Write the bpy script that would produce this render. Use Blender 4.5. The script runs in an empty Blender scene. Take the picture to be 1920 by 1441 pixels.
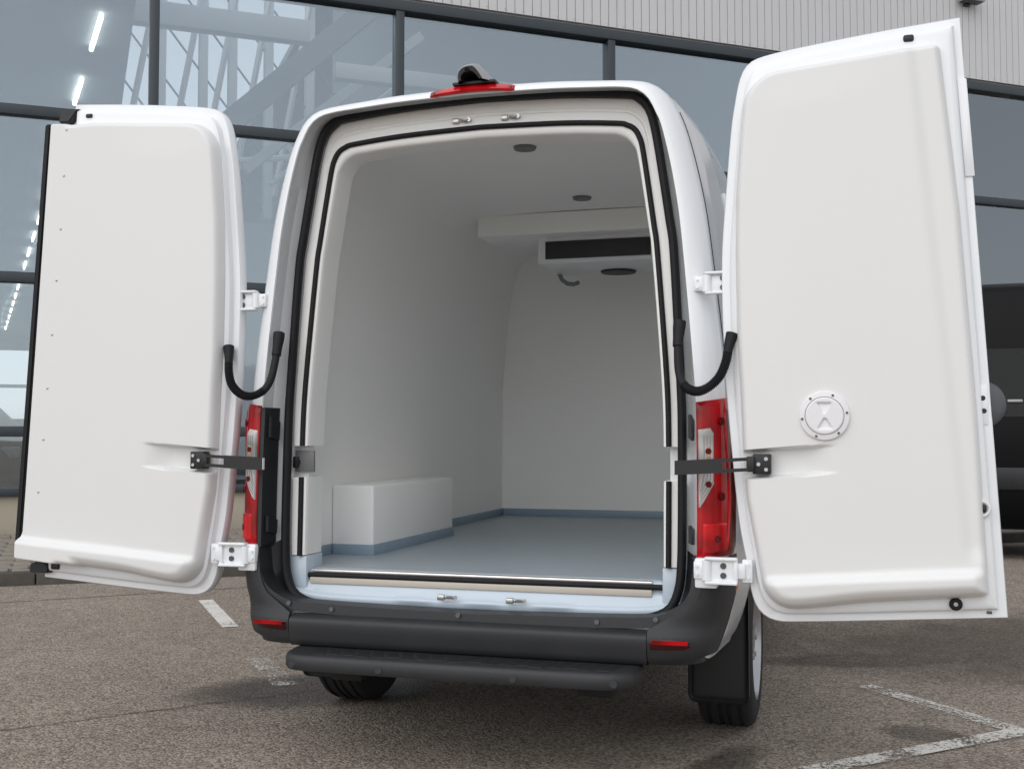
import bpy, bmesh, math, random
from mathutils import Vector, Matrix
random.seed(7)
S = bpy.context.scene
COL = S.collection
rad = math.radians

# ------------------------------------------------------------------ camera
cd = bpy.data.cameras.new('camera'); cam = bpy.data.objects.new('camera', cd); COL.objects.link(cam)
cd.sensor_width = 36.0; cd.lens = 2130.0 / 1920.0 * 36.0
cd.clip_start = 0.05; cd.clip_end = 3000.0
cam.location = (1.3823, -4.1164, 1.235)
cam.rotation_euler = (rad(90.0 + 2.567), 0.0, rad(16.7))
S.camera = cam

# ------------------------------------------------------------------ sky, sun, exposure
SUN_EL, SUN_ROT = 44.0, 195.0          # sky rotation: clockwise from +Y
w = bpy.data.worlds.new('World'); S.world = w; w.use_nodes = True
nt = w.node_tree; nt.nodes.clear()
sky = nt.nodes.new('ShaderNodeTexSky'); sky.sky_type = 'NISHITA'; sky.sun_disc = False
sky.sun_elevation = rad(SUN_EL); sky.sun_rotation = rad(SUN_ROT)
sky.air_density = 1.0; sky.dust_density = 0.6; sky.ozone_density = 1.0
hs = nt.nodes.new('ShaderNodeHueSaturation'); hs.inputs['Saturation'].default_value = 0.26
bg = nt.nodes.new('ShaderNodeBackground'); bg.inputs['Strength'].default_value = 0.15
wo = nt.nodes.new('ShaderNodeOutputWorld')
cl = nt.nodes.new('ShaderNodeMix'); cl.data_type = 'RGBA'; cl.inputs['Factor'].default_value = 0.5      # even cloud layer over the clear sky
cl.inputs['B'].default_value = (4.5, 4.65, 4.85, 1)
nt.links.new(sky.outputs[0], hs.inputs['Color']); nt.links.new(hs.outputs[0], cl.inputs['A']); nt.links.new(cl.outputs['Result'], bg.inputs['Color'])
nt.links.new(bg.outputs[0], wo.inputs['Surface'])
sd = bpy.data.lights.new('sun', 'SUN'); sd.energy = 1.2; sd.angle = rad(80); sd.color = (1.0, 0.97, 0.93)
sun = bpy.data.objects.new('sun', sd); COL.objects.link(sun)
a = rad(SUN_ROT); el = rad(SUN_EL)
to_sun = Vector((math.sin(a) * math.cos(el), math.cos(a) * math.cos(el), math.sin(el)))
sun.rotation_euler = to_sun.to_track_quat('Z', 'Y').to_euler()
sun.location = to_sun * 40
vs = S.view_settings; vs.view_transform = 'Standard'; vs.look = 'None'; vs.exposure = 0.22; vs.gamma = 1.0
vs.use_curve_mapping = False
S.render.engine = 'CYCLES'; S.cycles.max_bounces = 16; S.cycles.diffuse_bounces = 14; S.cycles.glossy_bounces = 4; S.cycles.transparent_max_bounces = 12

# ------------------------------------------------------------------ material helpers
def mat(name, col, rough=0.5, metal=0.0, coat=0.0, nscale=0.0, namt=0.0, bump=0.0, bscale=200.0, rvar=0.0, spec=None, emit=None):
    m = bpy.data.materials.new(name); m.use_nodes = True
    t = m.node_tree; b = t.nodes['Principled BSDF']
    b.inputs['Base Color'].default_value = (*col, 1); b.inputs['Roughness'].default_value = rough
    b.inputs['Metallic'].default_value = metal
    if coat: b.inputs['Coat Weight'].default_value = coat; b.inputs['Coat Roughness'].default_value = 0.06
    if spec is not None: b.inputs['Specular IOR Level'].default_value = spec
    if emit: b.inputs['Emission Color'].default_value = (*emit[:3], 1); b.inputs['Emission Strength'].default_value = emit[3]
    tc = t.nodes.new('ShaderNodeTexCoord')
    if namt or rvar:
        n = t.nodes.new('ShaderNodeTexNoise'); n.inputs['Scale'].default_value = nscale or 3.0; n.inputs['Detail'].default_value = 6
        t.links.new(tc.outputs['Object'], n.inputs['Vector'])
        if namt:
            mx = t.nodes.new('ShaderNodeMix'); mx.data_type = 'RGBA'
            mx.inputs['A'].default_value = (*[c * (1 - namt) for c in col], 1)
            mx.inputs['B'].default_value = (*[min(1, c * (1 + namt)) for c in col], 1)
            t.links.new(n.outputs['Fac'], mx.inputs['Factor']); t.links.new(mx.outputs['Result'], b.inputs['Base Color'])
        if rvar:
            mr = t.nodes.new('ShaderNodeMapRange'); mr.inputs['To Min'].default_value = rough - rvar; mr.inputs['To Max'].default_value = rough + rvar
            t.links.new(n.outputs['Fac'], mr.inputs['Value']); t.links.new(mr.outputs['Result'], b.inputs['Roughness'])
    if bump:
        n2 = t.nodes.new('ShaderNodeTexNoise'); n2.inputs['Scale'].default_value = bscale; n2.inputs['Detail'].default_value = 3
        bp = t.nodes.new('ShaderNodeBump'); bp.inputs['Strength'].default_value = bump; bp.inputs['Distance'].default_value = 0.002
        t.links.new(tc.outputs['Object'], n2.inputs['Vector']); t.links.new(n2.outputs['Fac'], bp.inputs['Height'])
        t.links.new(bp.outputs['Normal'], b.inputs['Normal'])
    return m

M = {}
M['paint'] = mat('white_paint', (0.84, 0.86, 0.885), 0.22, coat=0.6, nscale=2.0, namt=0.015, rvar=0.04)
M['gelcoat'] = mat('cream_gelcoat', (0.77, 0.77, 0.767), 0.38, nscale=1.5, namt=0.015, bump=0.05, bscale=60, rvar=0.06)
M['lining'] = mat('grp_lining', (0.895, 0.89, 0.872), 0.45, nscale=2.5, namt=0.02, bump=0.12, bscale=160, rvar=0.05)
M['white_plastic'] = mat('white_plastic', (0.80, 0.79, 0.81), 0.35)
M['rubber'] = mat('black_rubber', (0.011, 0.011, 0.013), 0.6, spec=0.3, nscale=20, namt=0.25, bump=0.15, bscale=300)
M['plastic'] = mat('anthracite_plastic', (0.023, 0.024, 0.027), 0.5, nscale=4, namt=0.30, bump=0.35, bscale=900, rvar=0.06)
M['black_plastic'] = mat('black_plastic', (0.014, 0.015, 0.017), 0.5, nscale=10, namt=0.2)
M['grey_plastic'] = mat('grey_plastic', (0.09, 0.095, 0.105), 0.5)
M['sill'] = mat('sill_paint', (0.52, 0.60, 0.68), 0.3, coat=0.3, nscale=6, namt=0.05, rvar=0.08)
M['floor'] = mat('cargo_floor_coating', (0.33, 0.385, 0.43), 0.38, nscale=9, namt=0.08, bump=0.35, bscale=260, rvar=0.08)
M['cove'] = mat('cove_coating', (0.25, 0.33, 0.41), 0.4, nscale=9, namt=0.06)
M['tan'] = mat('tan_strip', (0.55, 0.50, 0.43), 0.5, nscale=8, namt=0.06)
M['alu'] = mat('aluminium', (0.82, 0.79, 0.77), 0.32, metal=0.85, nscale=40, namt=0.05)
M['steel'] = mat('zinc_steel', (0.55, 0.55, 0.54), 0.35, metal=0.9, nscale=60, namt=0.15)
M['greysteel'] = mat('grey_plate', (0.16, 0.16, 0.16), 0.5)
M['grille'] = mat('grille_dark', (0.012, 0.012, 0.013), 0.5)
M['hose'] = mat('grey_hose', (0.18, 0.20, 0.23), 0.45)
M['bolt'] = mat('dark_bolt', (0.10, 0.10, 0.11), 0.4, metal=0.5)
M['silver'] = mat('silver_housing', (0.36, 0.36, 0.37), 0.35, metal=0.3, nscale=20, namt=0.05)
M['tyre'] = mat('tyre_rubber', (0.012, 0.012, 0.013), 0.7, nscale=30, namt=0.3, bump=0.3, bscale=250)
M['rim'] = mat('rim_silver', (0.5, 0.5, 0.51), 0.35, metal=0.8)
M['orange'] = mat('orange_marker', (0.8, 0.16, 0.02), 0.25, coat=0.5)
M['blackpaint'] = mat('black_paint', (0.004, 0.004, 0.005), 0.38, nscale=3, namt=0.2, spec=0.12)
M['darkglass'] = mat('dark_window', (0.006, 0.007, 0.008), 0.08, spec=0.4)
M['underbody'] = mat('underbody', (0.01, 0.01, 0.01), 0.8)

def lens_mat(name, col, wave=0.0, trans=0.25):
    m = mat(name, col, 0.06, spec=0.35)
    t = m.node_tree; b = t.nodes['Principled BSDF']; b.inputs['Transmission Weight'].default_value = trans
    tc = t.nodes.new('ShaderNodeTexCoord')
    wv = t.nodes.new('ShaderNodeTexWave'); wv.bands_direction = 'Z'; wv.inputs['Scale'].default_value = 95; wv.inputs['Distortion'].default_value = 0.4
    w2 = t.nodes.new('ShaderNodeTexWave'); w2.bands_direction = 'X'; w2.inputs['Scale'].default_value = 95
    ad = t.nodes.new('ShaderNodeMath'); ad.operation = 'ADD'
    bp = t.nodes.new('ShaderNodeBump'); bp.inputs['Strength'].default_value = 0.08; bp.inputs['Distance'].default_value = 0.0015
    t.links.new(tc.outputs['Object'], wv.inputs['Vector']); t.links.new(tc.outputs['Object'], w2.inputs['Vector'])
    t.links.new(wv.outputs['Fac'], ad.inputs[0]); t.links.new(w2.outputs['Fac'], ad.inputs[1])
    t.links.new(ad.outputs[0], bp.inputs['Height']); t.links.new(bp.outputs['Normal'], b.inputs['Normal'])
    n = t.nodes.new('ShaderNodeTexNoise'); n.inputs['Scale'].default_value = 9; n.inputs['Detail'].default_value = 1
    mr = t.nodes.new('ShaderNodeMapRange'); mr.inputs['From Min'].default_value = 0.35; mr.inputs['From Max'].default_value = 0.65
    mx = t.nodes.new('ShaderNodeMix'); mx.data_type = 'RGBA'
    mx.inputs['A'].default_value = (*[c * 0.55 for c in col], 1); mx.inputs['B'].default_value = (*[min(1, c * 1.35) for c in col], 1)
    t.links.new(tc.outputs['Object'], n.inputs['Vector']); t.links.new(n.outputs['Fac'], mr.inputs['Value'])
    t.links.new(mr.outputs['Result'], mx.inputs['Factor']); t.links.new(mx.outputs['Result'], b.inputs['Base Color'])
    return m
M['red'] = lens_mat('red_lens', (0.34, 0.002, 0.005), 0.0, 0.0)
M['redbright'] = lens_mat('bright_red_lens', (0.52, 0.005, 0.008), 0.0, 0.0)
M['reddark'] = mat('dark_red_socket', (0.11, 0.003, 0.004), 0.2, spec=0.3)
M['clear'] = lens_mat('clear_lens', (0.46, 0.45, 0.44), 0.0, 0.0)
M['redmark'] = mat('red_reflector', (0.10, 0.004, 0.006), 0.2, coat=0.8, nscale=60, namt=0.4)
M['rib'] = mat('lens_rib', (0.26, 0.25, 0.25), 0.2, coat=0.5)
M['reddeep'] = lens_mat('deep_red_lens', (0.13, 0.001, 0.003), 0.0, 0.0)
M['amber'] = mat('amber_insert', (0.50, 0.27, 0.12), 0.2, coat=1.0)

def asphalt():
    m = bpy.data.materials.new('asphalt'); m.use_nodes = True; t = m.node_tree; b = t.nodes['Principled BSDF']
    L = t.links.new
    tc = t.nodes.new('ShaderNodeTexCoord')
    def noise(sc, det=4, rough=0.6):
        n = t.nodes.new('ShaderNodeTexNoise'); n.inputs['Scale'].default_value = sc; n.inputs['Detail'].default_value = det; n.inputs['Roughness'].default_value = rough
        L(tc.outputs['Object'], n.inputs['Vector']); return n.outputs['Fac']
    def mrange(x, a0, a1, b0=0, b1=1):
        r = t.nodes.new('ShaderNodeMapRange'); r.inputs['From Min'].default_value = a0; r.inputs['From Max'].default_value = a1
        r.inputs['To Min'].default_value = b0; r.inputs['To Max'].default_value = b1; L(x, r.inputs['Value']); return r.outputs['Result']
    def math_(op, x, y):
        n = t.nodes.new('ShaderNodeMath'); n.operation = op
        for i, v in enumerate((x, y)):
            if isinstance(v, (int, float)): n.inputs[i].default_value = v
            else: L(v, n.inputs[i])
        return n.outputs[0]
    def mix(f, A, B):
        n = t.nodes.new('ShaderNodeMix'); n.data_type = 'RGBA'
        for k, v in (('A', A), ('B', B)):
            if isinstance(v, tuple): n.inputs[k].default_value = (*v, 1)
            else: L(v, n.inputs[k])
        if isinstance(f, (int, float)): n.inputs['Factor'].default_value = f
        else: L(f, n.inputs['Factor'])
        return n.outputs['Result']
    vo = t.nodes.new('ShaderNodeTexVoronoi'); vo.inputs['Scale'].default_value = 95; L(tc.outputs['Object'], vo.inputs['Vector'])
    v2 = t.nodes.new('ShaderNodeTexVoronoi'); v2.inputs['Scale'].default_value = 230; L(tc.outputs['Object'], v2.inputs['Vector'])
    sep = t.nodes.new('ShaderNodeSeparateColor'); L(vo.outputs['Color'], sep.inputs[0])
    sep2 = t.nodes.new('ShaderNodeSeparateColor'); L(v2.outputs['Color'], sep2.inputs[0])
    stone = mix(sep.outputs[0], (0.12, 0.099, 0.080), (0.53, 0.445, 0.365))
    stone = mix(math_('MULTIPLY', mrange(sep.outputs[1], 0.86, 0.95), 0.8), stone, (0.55, 0.51, 0.46))
    stone = mix(math_('MULTIPLY', mrange(sep.outputs[2], 0.88, 0.93), 0.5), stone, (0.30, 0.20, 0.16))
    fine = mix(sep2.outputs[0], (0.14, 0.117, 0.096), (0.40, 0.34, 0.285))
    c = mix(mrange(vo.outputs['Distance'], 0.0045, 0.0075), stone, fine) if False else mix(0.28, stone, fine)
    gap = mrange(vo.outputs['Distance'], 0.55, 0.85)
    c = mix(math_('MULTIPLY', gap, 0.45), c, (0.05, 0.043, 0.038))
    big = mrange(noise(0.55, 5), 0.3, 0.7, 0.86, 1.10)
    mid = mrange(noise(5.0, 4), 0.3, 0.7, 0.90, 1.08)
    f = math_('MULTIPLY', big, mid)
    mul = t.nodes.new('ShaderNodeMix'); mul.data_type = 'RGBA'; mul.blend_type = 'MULTIPLY'; mul.inputs['Factor'].default_value = 1
    cmb = t.nodes.new('ShaderNodeCombineColor')
    for i in range(3): L(f, cmb.inputs[i])
    L(c, mul.inputs['A']); L(cmb.outputs[0], mul.inputs['B']); c = mul.outputs['Result']
    v3 = t.nodes.new('ShaderNodeTexVoronoi'); v3.inputs['Scale'].default_value = 1.7; L(tc.outputs['Object'], v3.inputs['Vector'])
    sp3 = t.nodes.new('ShaderNodeSeparateColor'); L(v3.outputs['Color'], sp3.inputs[0])
    spot = math_('MULTIPLY', mrange(math_('ADD', v3.outputs['Distance'], math_('MULTIPLY', noise(30, 3), 0.05)), 0.075, 0.045), mrange(sp3.outputs[0], 0.55, 0.6, 0, 0.6))
    c = mix(spot, c, (0.045, 0.038, 0.033))
    # damp stains, and darker smoother patches behind the right door: (x, y, rx, ry, rotation, softness)
    dark_mask = None
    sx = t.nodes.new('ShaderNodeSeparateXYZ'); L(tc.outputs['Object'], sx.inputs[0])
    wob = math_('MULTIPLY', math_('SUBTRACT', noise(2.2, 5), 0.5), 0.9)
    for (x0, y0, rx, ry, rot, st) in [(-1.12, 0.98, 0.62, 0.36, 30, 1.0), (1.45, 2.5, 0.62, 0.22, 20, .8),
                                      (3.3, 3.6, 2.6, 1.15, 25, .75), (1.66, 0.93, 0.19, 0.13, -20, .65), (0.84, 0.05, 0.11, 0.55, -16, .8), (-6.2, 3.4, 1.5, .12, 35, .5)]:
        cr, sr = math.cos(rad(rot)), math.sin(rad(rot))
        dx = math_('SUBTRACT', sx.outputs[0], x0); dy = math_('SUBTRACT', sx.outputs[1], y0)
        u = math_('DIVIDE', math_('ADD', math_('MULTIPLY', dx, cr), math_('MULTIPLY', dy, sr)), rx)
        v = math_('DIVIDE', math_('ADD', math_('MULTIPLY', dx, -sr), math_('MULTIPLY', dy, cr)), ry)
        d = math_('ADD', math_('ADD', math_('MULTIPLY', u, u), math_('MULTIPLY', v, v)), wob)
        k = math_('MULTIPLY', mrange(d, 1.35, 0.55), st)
        dark_mask = k if dark_mask is None else math_('MAXIMUM', dark_mask, k)
    dk = t.nodes.new('ShaderNodeMix'); dk.data_type = 'RGBA'; dk.blend_type = 'MULTIPLY'; L(math_('MULTIPLY', dark_mask, 0.95), dk.inputs['Factor'])
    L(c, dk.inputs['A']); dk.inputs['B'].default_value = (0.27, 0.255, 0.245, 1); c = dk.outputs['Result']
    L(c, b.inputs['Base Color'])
    L(mrange(dark_mask, 0, 1, 0.88, 0.5), b.inputs['Roughness'])
    b.inputs['Specular IOR Level'].default_value = 0.35
    bp = t.nodes.new('ShaderNodeBump'); bp.inputs['Strength'].default_value = 0.9; bp.inputs['Distance'].default_value = 0.006
    L(math_('SUBTRACT', 1.0, vo.outputs['Distance']), bp.inputs['Height']); L(bp.outputs['Normal'], b.inputs['Normal'])
    return m
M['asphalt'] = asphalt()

def worn_paint(thr):
    m = bpy.data.materials.new('worn_road_paint'); m.use_nodes = True; t = m.node_tree; b = t.nodes['Principled BSDF']; L = t.links.new
    tc = t.nodes.new('ShaderNodeTexCoord')
    n = t.nodes.new('ShaderNodeTexNoise'); n.inputs['Scale'].default_value = 75; n.inputs['Detail'].default_value = 5; n.inputs['Roughness'].default_value = .75
    n2 = t.nodes.new('ShaderNodeTexNoise'); n2.inputs['Scale'].default_value = 5; n2.inputs['Detail'].default_value = 3
    L(tc.outputs['Object'], n.inputs['Vector']); L(tc.outputs['Object'], n2.inputs['Vector'])
    ad = t.nodes.new('ShaderNodeMath'); ad.operation = 'MULTIPLY_ADD'; ad.inputs[1].default_value = 0.45
    L(n2.outputs['Fac'], ad.inputs[0]); L(n.outputs['Fac'], ad.inputs[2])
    mr = t.nodes.new('ShaderNodeMapRange'); mr.inputs['From Min'].default_value = thr; mr.inputs['From Max'].default_value = thr + 0.05
    L(ad.outputs[0], mr.inputs['Value'])
    b.inputs['Base Color'].default_value = (0.72, 0.69, 0.64, 1); b.inputs['Roughness'].default_value = 0.8
    L(mr.outputs['Result'], b.inputs['Alpha'])
    return m
M['line'] = worn_paint(0.69); M['line_worn'] = worn_paint(0.755); M['line_good'] = worn_paint(0.61)
M['crack'] = mat('tar_joint', (0.07, 0.06, 0.052), 0.7, nscale=12, namt=0.3)

def glass_mat():
    m = bpy.data.materials.new('facade_glass'); m.use_nodes = True; t = m.node_tree; t.nodes.clear(); L = t.links.new
    o = t.nodes.new('ShaderNodeOutputMaterial')
    tr = t.nodes.new('ShaderNodeBsdfTransparent'); tr.inputs['Color'].default_value = (0.84, 0.88, 0.90, 1)
    gl = t.nodes.new('ShaderNodeBsdfGlossy'); gl.inputs['Color'].default_value = (0.86, 0.94, 1.0, 1); gl.inputs['Roughness'].default_value = 0.015
    fr = t.nodes.new('ShaderNodeFresnel'); fr.inputs['IOR'].default_value = 1.55
    ma = t.nodes.new('ShaderNodeMath'); ma.operation = 'MULTIPLY_ADD'; ma.inputs[1].default_value = 1.0; ma.inputs[2].default_value = 0.185
    mx = t.nodes.new('ShaderNodeMixShader')
    tc = t.nodes.new('ShaderNodeTexCoord'); n = t.nodes.new('ShaderNodeTexNoise'); n.inputs['Scale'].default_value = 0.9; n.inputs['Detail'].default_value = 1
    bp = t.nodes.new('ShaderNodeBump'); bp.inputs['Strength'].default_value = 0.05; bp.inputs['Distance'].default_value = 0.05
    L(tc.outputs['Object'], n.inputs['Vector']); L(n.outputs['Fac'], bp.inputs['Height']); L(bp.outputs['Normal'], gl.inputs['Normal'])
    L(fr.outputs[0], ma.inputs[0]); L(ma.outputs[0], mx.inputs['Fac']); L(tr.outputs[0], mx.inputs[1]); L(gl.outputs[0], mx.inputs[2])
    L(mx.outputs[0], o.inputs['Surface'])
    return m
M['glass'] = glass_mat()
def skyglass():
    m = bpy.data.materials.new('rooflight_glass'); m.use_nodes = True; t = m.node_tree; t.nodes.clear(); L = t.links.new
    o = t.nodes.new('ShaderNodeOutputMaterial'); tr = t.nodes.new('ShaderNodeBsdfTransparent'); tr.inputs['Color'].default_value = (0.97, 0.98, 0.98, 1)
    L(tr.outputs[0], o.inputs['Surface']); return m
M['skyglass'] = skyglass()
M['frame'] = mat('anthracite_frame', (0.035, 0.045, 0.055), 0.4, nscale=3, namt=0.08)
M['cladding'] = mat('cladding_sheet', (0.60, 0.60, 0.61), 0.45, nscale=1.2, namt=0.04, rvar=0.06)
M['plinth'] = mat('concrete_plinth', (0.40, 0.36, 0.28), 0.85, nscale=2.5, namt=0.14, bump=0.3, bscale=40)
M['hallwall'] = mat('hall_wall', (0.30, 0.32, 0.33), 0.7, nscale=1, namt=0.05)
M['hallceil'] = mat('hall_ceiling', (0.16, 0.175, 0.18), 0.7, nscale=1, namt=0.05)
M['hallfloor'] = mat('hall_floor', (0.16, 0.15, 0.14), 0.25, nscale=1, namt=0.1)
M['whitesteel'] = mat('white_steel', (0.78, 0.78, 0.76), 0.5, nscale=2, namt=0.06)
M['led'] = mat('led_strip', (0.9, 0.9, 0.88), 0.5, emit=(1.0, 0.96, 0.88, 9.0))
M['paver'] = mat('paving_stone', (0.26, 0.225, 0.19), 0.85, nscale=9, namt=0.35, bump=0.5, bscale=60)
M['joint'] = mat('paving_joint', (0.06, 0.055, 0.045), 0.9, nscale=15, namt=0.4)
M['kerb'] = mat('kerb_stone', (0.085, 0.078, 0.068), 0.85, nscale=14, namt=0.35, bump=0.5, bscale=80)
M['moss'] = mat('moss', (0.05, 0.07, 0.02), 0.95, nscale=20, namt=0.4)

# ------------------------------------------------------------------ mesh helpers
def link(name, me, m, parent=None, loc=None):
    o = bpy.data.objects.new(name, me); COL.objects.link(o)
    if m is not None:
        ms = m if isinstance(m, (list, tuple)) else [m]
        if len(me.materials) == 0:
            for k in ms: me.materials.append(k)
    if parent: o.parent = parent
    if loc is not None: o.location = loc
    return o
def bm_obj(name, bm, m, parent=None, smooth=None, loc=None):
    bmesh.ops.recalc_face_normals(bm, faces=bm.faces[:])
    me = bpy.data.meshes.new(name); bm.to_mesh(me); bm.free()
    if smooth is not None:
        for p in me.polygons: p.use_smooth = True
        me.set_sharp_from_angle(angle=rad(smooth))
    return link(name, me, m, parent, loc)
def add_box(bm, x0, x1, y0, y1, z0, z1, bev=0.0, seg=2, mtx=None, mi=0):
    r = bmesh.ops.create_cube(bm, size=1.0); vs_ = r['verts']
    bmesh.ops.transform(bm, verts=vs_, matrix=Matrix.Translation(((x0 + x1) / 2, (y0 + y1) / 2, (z0 + z1) / 2)) @ Matrix.Diagonal((abs(x1 - x0), abs(y1 - y0), abs(z1 - z0), 1)))
    fs = set(f for v in vs_ for f in v.link_faces); es = list(set(e for f in fs for e in f.edges))
    out = list(vs_)
    if bev > 0:
        b2 = bmesh.ops.bevel(bm, geom=es, offset=bev, segments=seg, affect='EDGES', profile=0.5)
        out = list(set(v for f in b2['faces'] for v in f.verts) | set(v for v in vs_ if v.is_valid))
    if mtx is not None: bmesh.ops.transform(bm, verts=out, matrix=mtx)
    if mi:
        for v in out:
            for f in v.link_faces: f.material_index = mi
    return out
def box(name, b, m, parent=None, bev=0.004, seg=2, mtx=None):
    bm = bmesh.new(); add_box(bm, *b, bev, seg, mtx); return bm_obj(name, bm, m, parent, 40)
def add_cyl(bm, c, axis, r, h, n=20, r2=None, bev=0.0):
    q = Vector(axis).normalized().to_track_quat('Z', 'Y').to_matrix().to_4x4()
    res = bmesh.ops.create_cone(bm, cap_ends=True, segments=n, radius1=r, radius2=r if r2 is None else r2, depth=h)
    bmesh.ops.transform(bm, verts=res['verts'], matrix=Matrix.Translation(c) @ q)
    return res['verts']
def cyl(name, c, axis, r, h, m, parent=None, n=20, r2=None):
    bm = bmesh.new(); add_cyl(bm, c, axis, r, h, n, r2); return bm_obj(name, bm, m, parent, 40)
def add_tube(bm, pts, r, n=10, rx=None, cap=True):
    """sweep; r scalar or list. rx: list of (a,b) ellipse radii in the frame (in-plane, depth)"""
    P = [Vector(p) for p in pts]; rings = []
    up = None
    for i, p in enumerate(P):
        d = (P[min(i + 1, len(P) - 1)] - P[max(i - 1, 0)]).normalized()
        if up is None:
            up = Vector((0, 1, 0)) if abs(d.y) < 0.9 else Vector((1, 0, 0))
        up = (up - d * up.dot(d)).normalized(); sd_ = d.cross(up)
        rr = r[i] if isinstance(r, (list, tuple)) else r
        ra, rb = (rr, rr) if rx is None else rx
        rings.append([bm.verts.new(p + sd_ * (math.cos(2 * math.pi * k / n) * ra) + up * (math.sin(2 * math.pi * k / n) * rb)) for k in range(n)])
    for A, B in zip(rings, rings[1:]):
        for k in range(n): bm.faces.new((A[k], A[(k + 1) % n], B[(k + 1) % n], B[k]))
    if cap:
        bm.faces.new(rings[0]); bm.faces.new(rings[-1])
def tube(name, pts, r, m, parent=None, n=10, rx=None):
    bm = bmesh.new(); add_tube(bm, pts, r, n, rx); return bm_obj(name, bm, m, parent, 50)
def loft(bm, loops, closed=True, cap0=False, cap1=False):
    R_ = [[bm.verts.new(p) for p in l] for l in loops]
    for A, B in zip(R_, R_[1:]):
        n = len(A)
        for k in range(n if closed else n - 1):
            j = (k + 1) % n
            bm.faces.new((A[k], A[j], B[j], B[k]))
    if cap0: bm.faces.new(R_[0])
    if cap1: bm.faces.new(R_[-1])
    return R_
def prism(name, poly, fn, d0, d1, m, parent=None, bev=0.0, seg=2, smooth=40):
    """poly of 2-D points; fn(u, v, d) -> 3-D; extruded d0..d1"""
    bm = bmesh.new()
    A = [bm.verts.new(fn(u, v, d0)) for u, v in poly]; B = [bm.verts.new(fn(u, v, d1)) for u, v in poly]
    bm.faces.new(A); bm.faces.new(B[::-1])
    for k in range(len(A)): j = (k + 1) % len(A); bm.faces.new((A[k], B[k], B[j], A[j]))
    bmesh.ops.recalc_face_normals(bm, faces=bm.faces[:])
    if bev: bmesh.ops.bevel(bm, geom=bm.edges[:], offset=bev, segments=seg, affect='EDGES', clamp_overlap=True)
    return bm_obj(name, bm, m, parent, smooth)
def catmull(pts, per=8, closed=False):
    P = [Vector(p) for p in pts]; n = len(P); out = []
    for i in range(n - (0 if closed else 1)):
        g = lambda k: P[k % n] if closed else P[max(0, min(n - 1, k))]
        p0, p1, p2, p3 = g(i - 1), g(i), g(i + 1), g(i + 2)
        for s in range(per):
            t_ = s / per; t2, t3 = t_ * t_, t_ ** 3
            out.append(0.5 * (2 * p1 + (p2 - p0) * t_ + (2 * p0 - 5 * p1 + 4 * p2 - p3) * t2 + (3 * p1 - 3 * p2 + p3 - p0) * t3))
    if not closed: out.append(P[-1])
    return out
def resample(pts, n, closed=False):
    P = [Vector(p) for p in pts]
    if closed: P.append(P[0])
    L_ = [0]
    for p, q in zip(P, P[1:]): L_.append(L_[-1] + (q - p).length)
    T = L_[-1]; out = []; k = 0; cnt = n if closed else n - 1
    for i in range(n):
        s = T * i / cnt
        while k < len(L_) - 2 and L_[k + 1] < s: k += 1
        f = (s - L_[k]) / max(1e-9, L_[k + 1] - L_[k]); out.append(P[k].lerp(P[k + 1], min(1, max(0, f))))
    return out
def interp(tab, x):
    if x <= tab[0][0]: return tab[0][1]
    for (a_, b_), (c_, d_) in zip(tab, tab[1:]):
        if x <= c_: return b_ + (d_ - b_) * (x - a_) / (c_ - a_)
    return tab[-1][1]
def sstep(a_, b_, x):
    t_ = min(1, max(0, (x - a_) / (b_ - a_))); return t_ * t_ * (3 - 2 * t_)
def inset2(pts, d):
    """inset a closed 2-D loop (list of Vector 2D), any orientation"""
    n = len(pts); ar = sum(pts[i].x * pts[(i + 1) % n].y - pts[(i + 1) % n].x * pts[i].y for i in range(n)); sg = 1 if ar > 0 else -1
    out = []
    for i in range(n):
        a_ = (pts[i] - pts[i - 1]).normalized(); b_ = (pts[(i + 1) % n] - pts[i]).normalized()
        na = Vector((-a_.y, a_.x)) * sg; nb = Vector((-b_.y, b_.x)) * sg
        m_ = (na + nb); 
        if m_.length < 1e-6: m_ = na
        m_.normalize(); c_ = max(0.5, m_.dot(na)); out.append(pts[i] + m_ * (d / c_))
    return out
def thing(name, label, cat, group=None, loc=(0, 0, 0), rotz=0.0):
    o = bpy.data.objects.new(name, None); COL.objects.link(o); o.location = loc; o.rotation_euler = (0, 0, rotz)
    o.empty_display_size = 0.2
    tag(o, label, cat, group); return o
def tag(o, label, cat, group=None):
    o['label'] = label; o['category'] = cat
    if group: o['group'] = group
    return o
def struct(o): o['kind'] = 'structure'; return o

# ================================================================== THE SETTING
bm = bmesh.new(); bmesh.ops.create_grid(bm, x_segments=2, y_segments=2, size=900.0)
struct(bm_obj('ground', bm, M['asphalt']))

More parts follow.
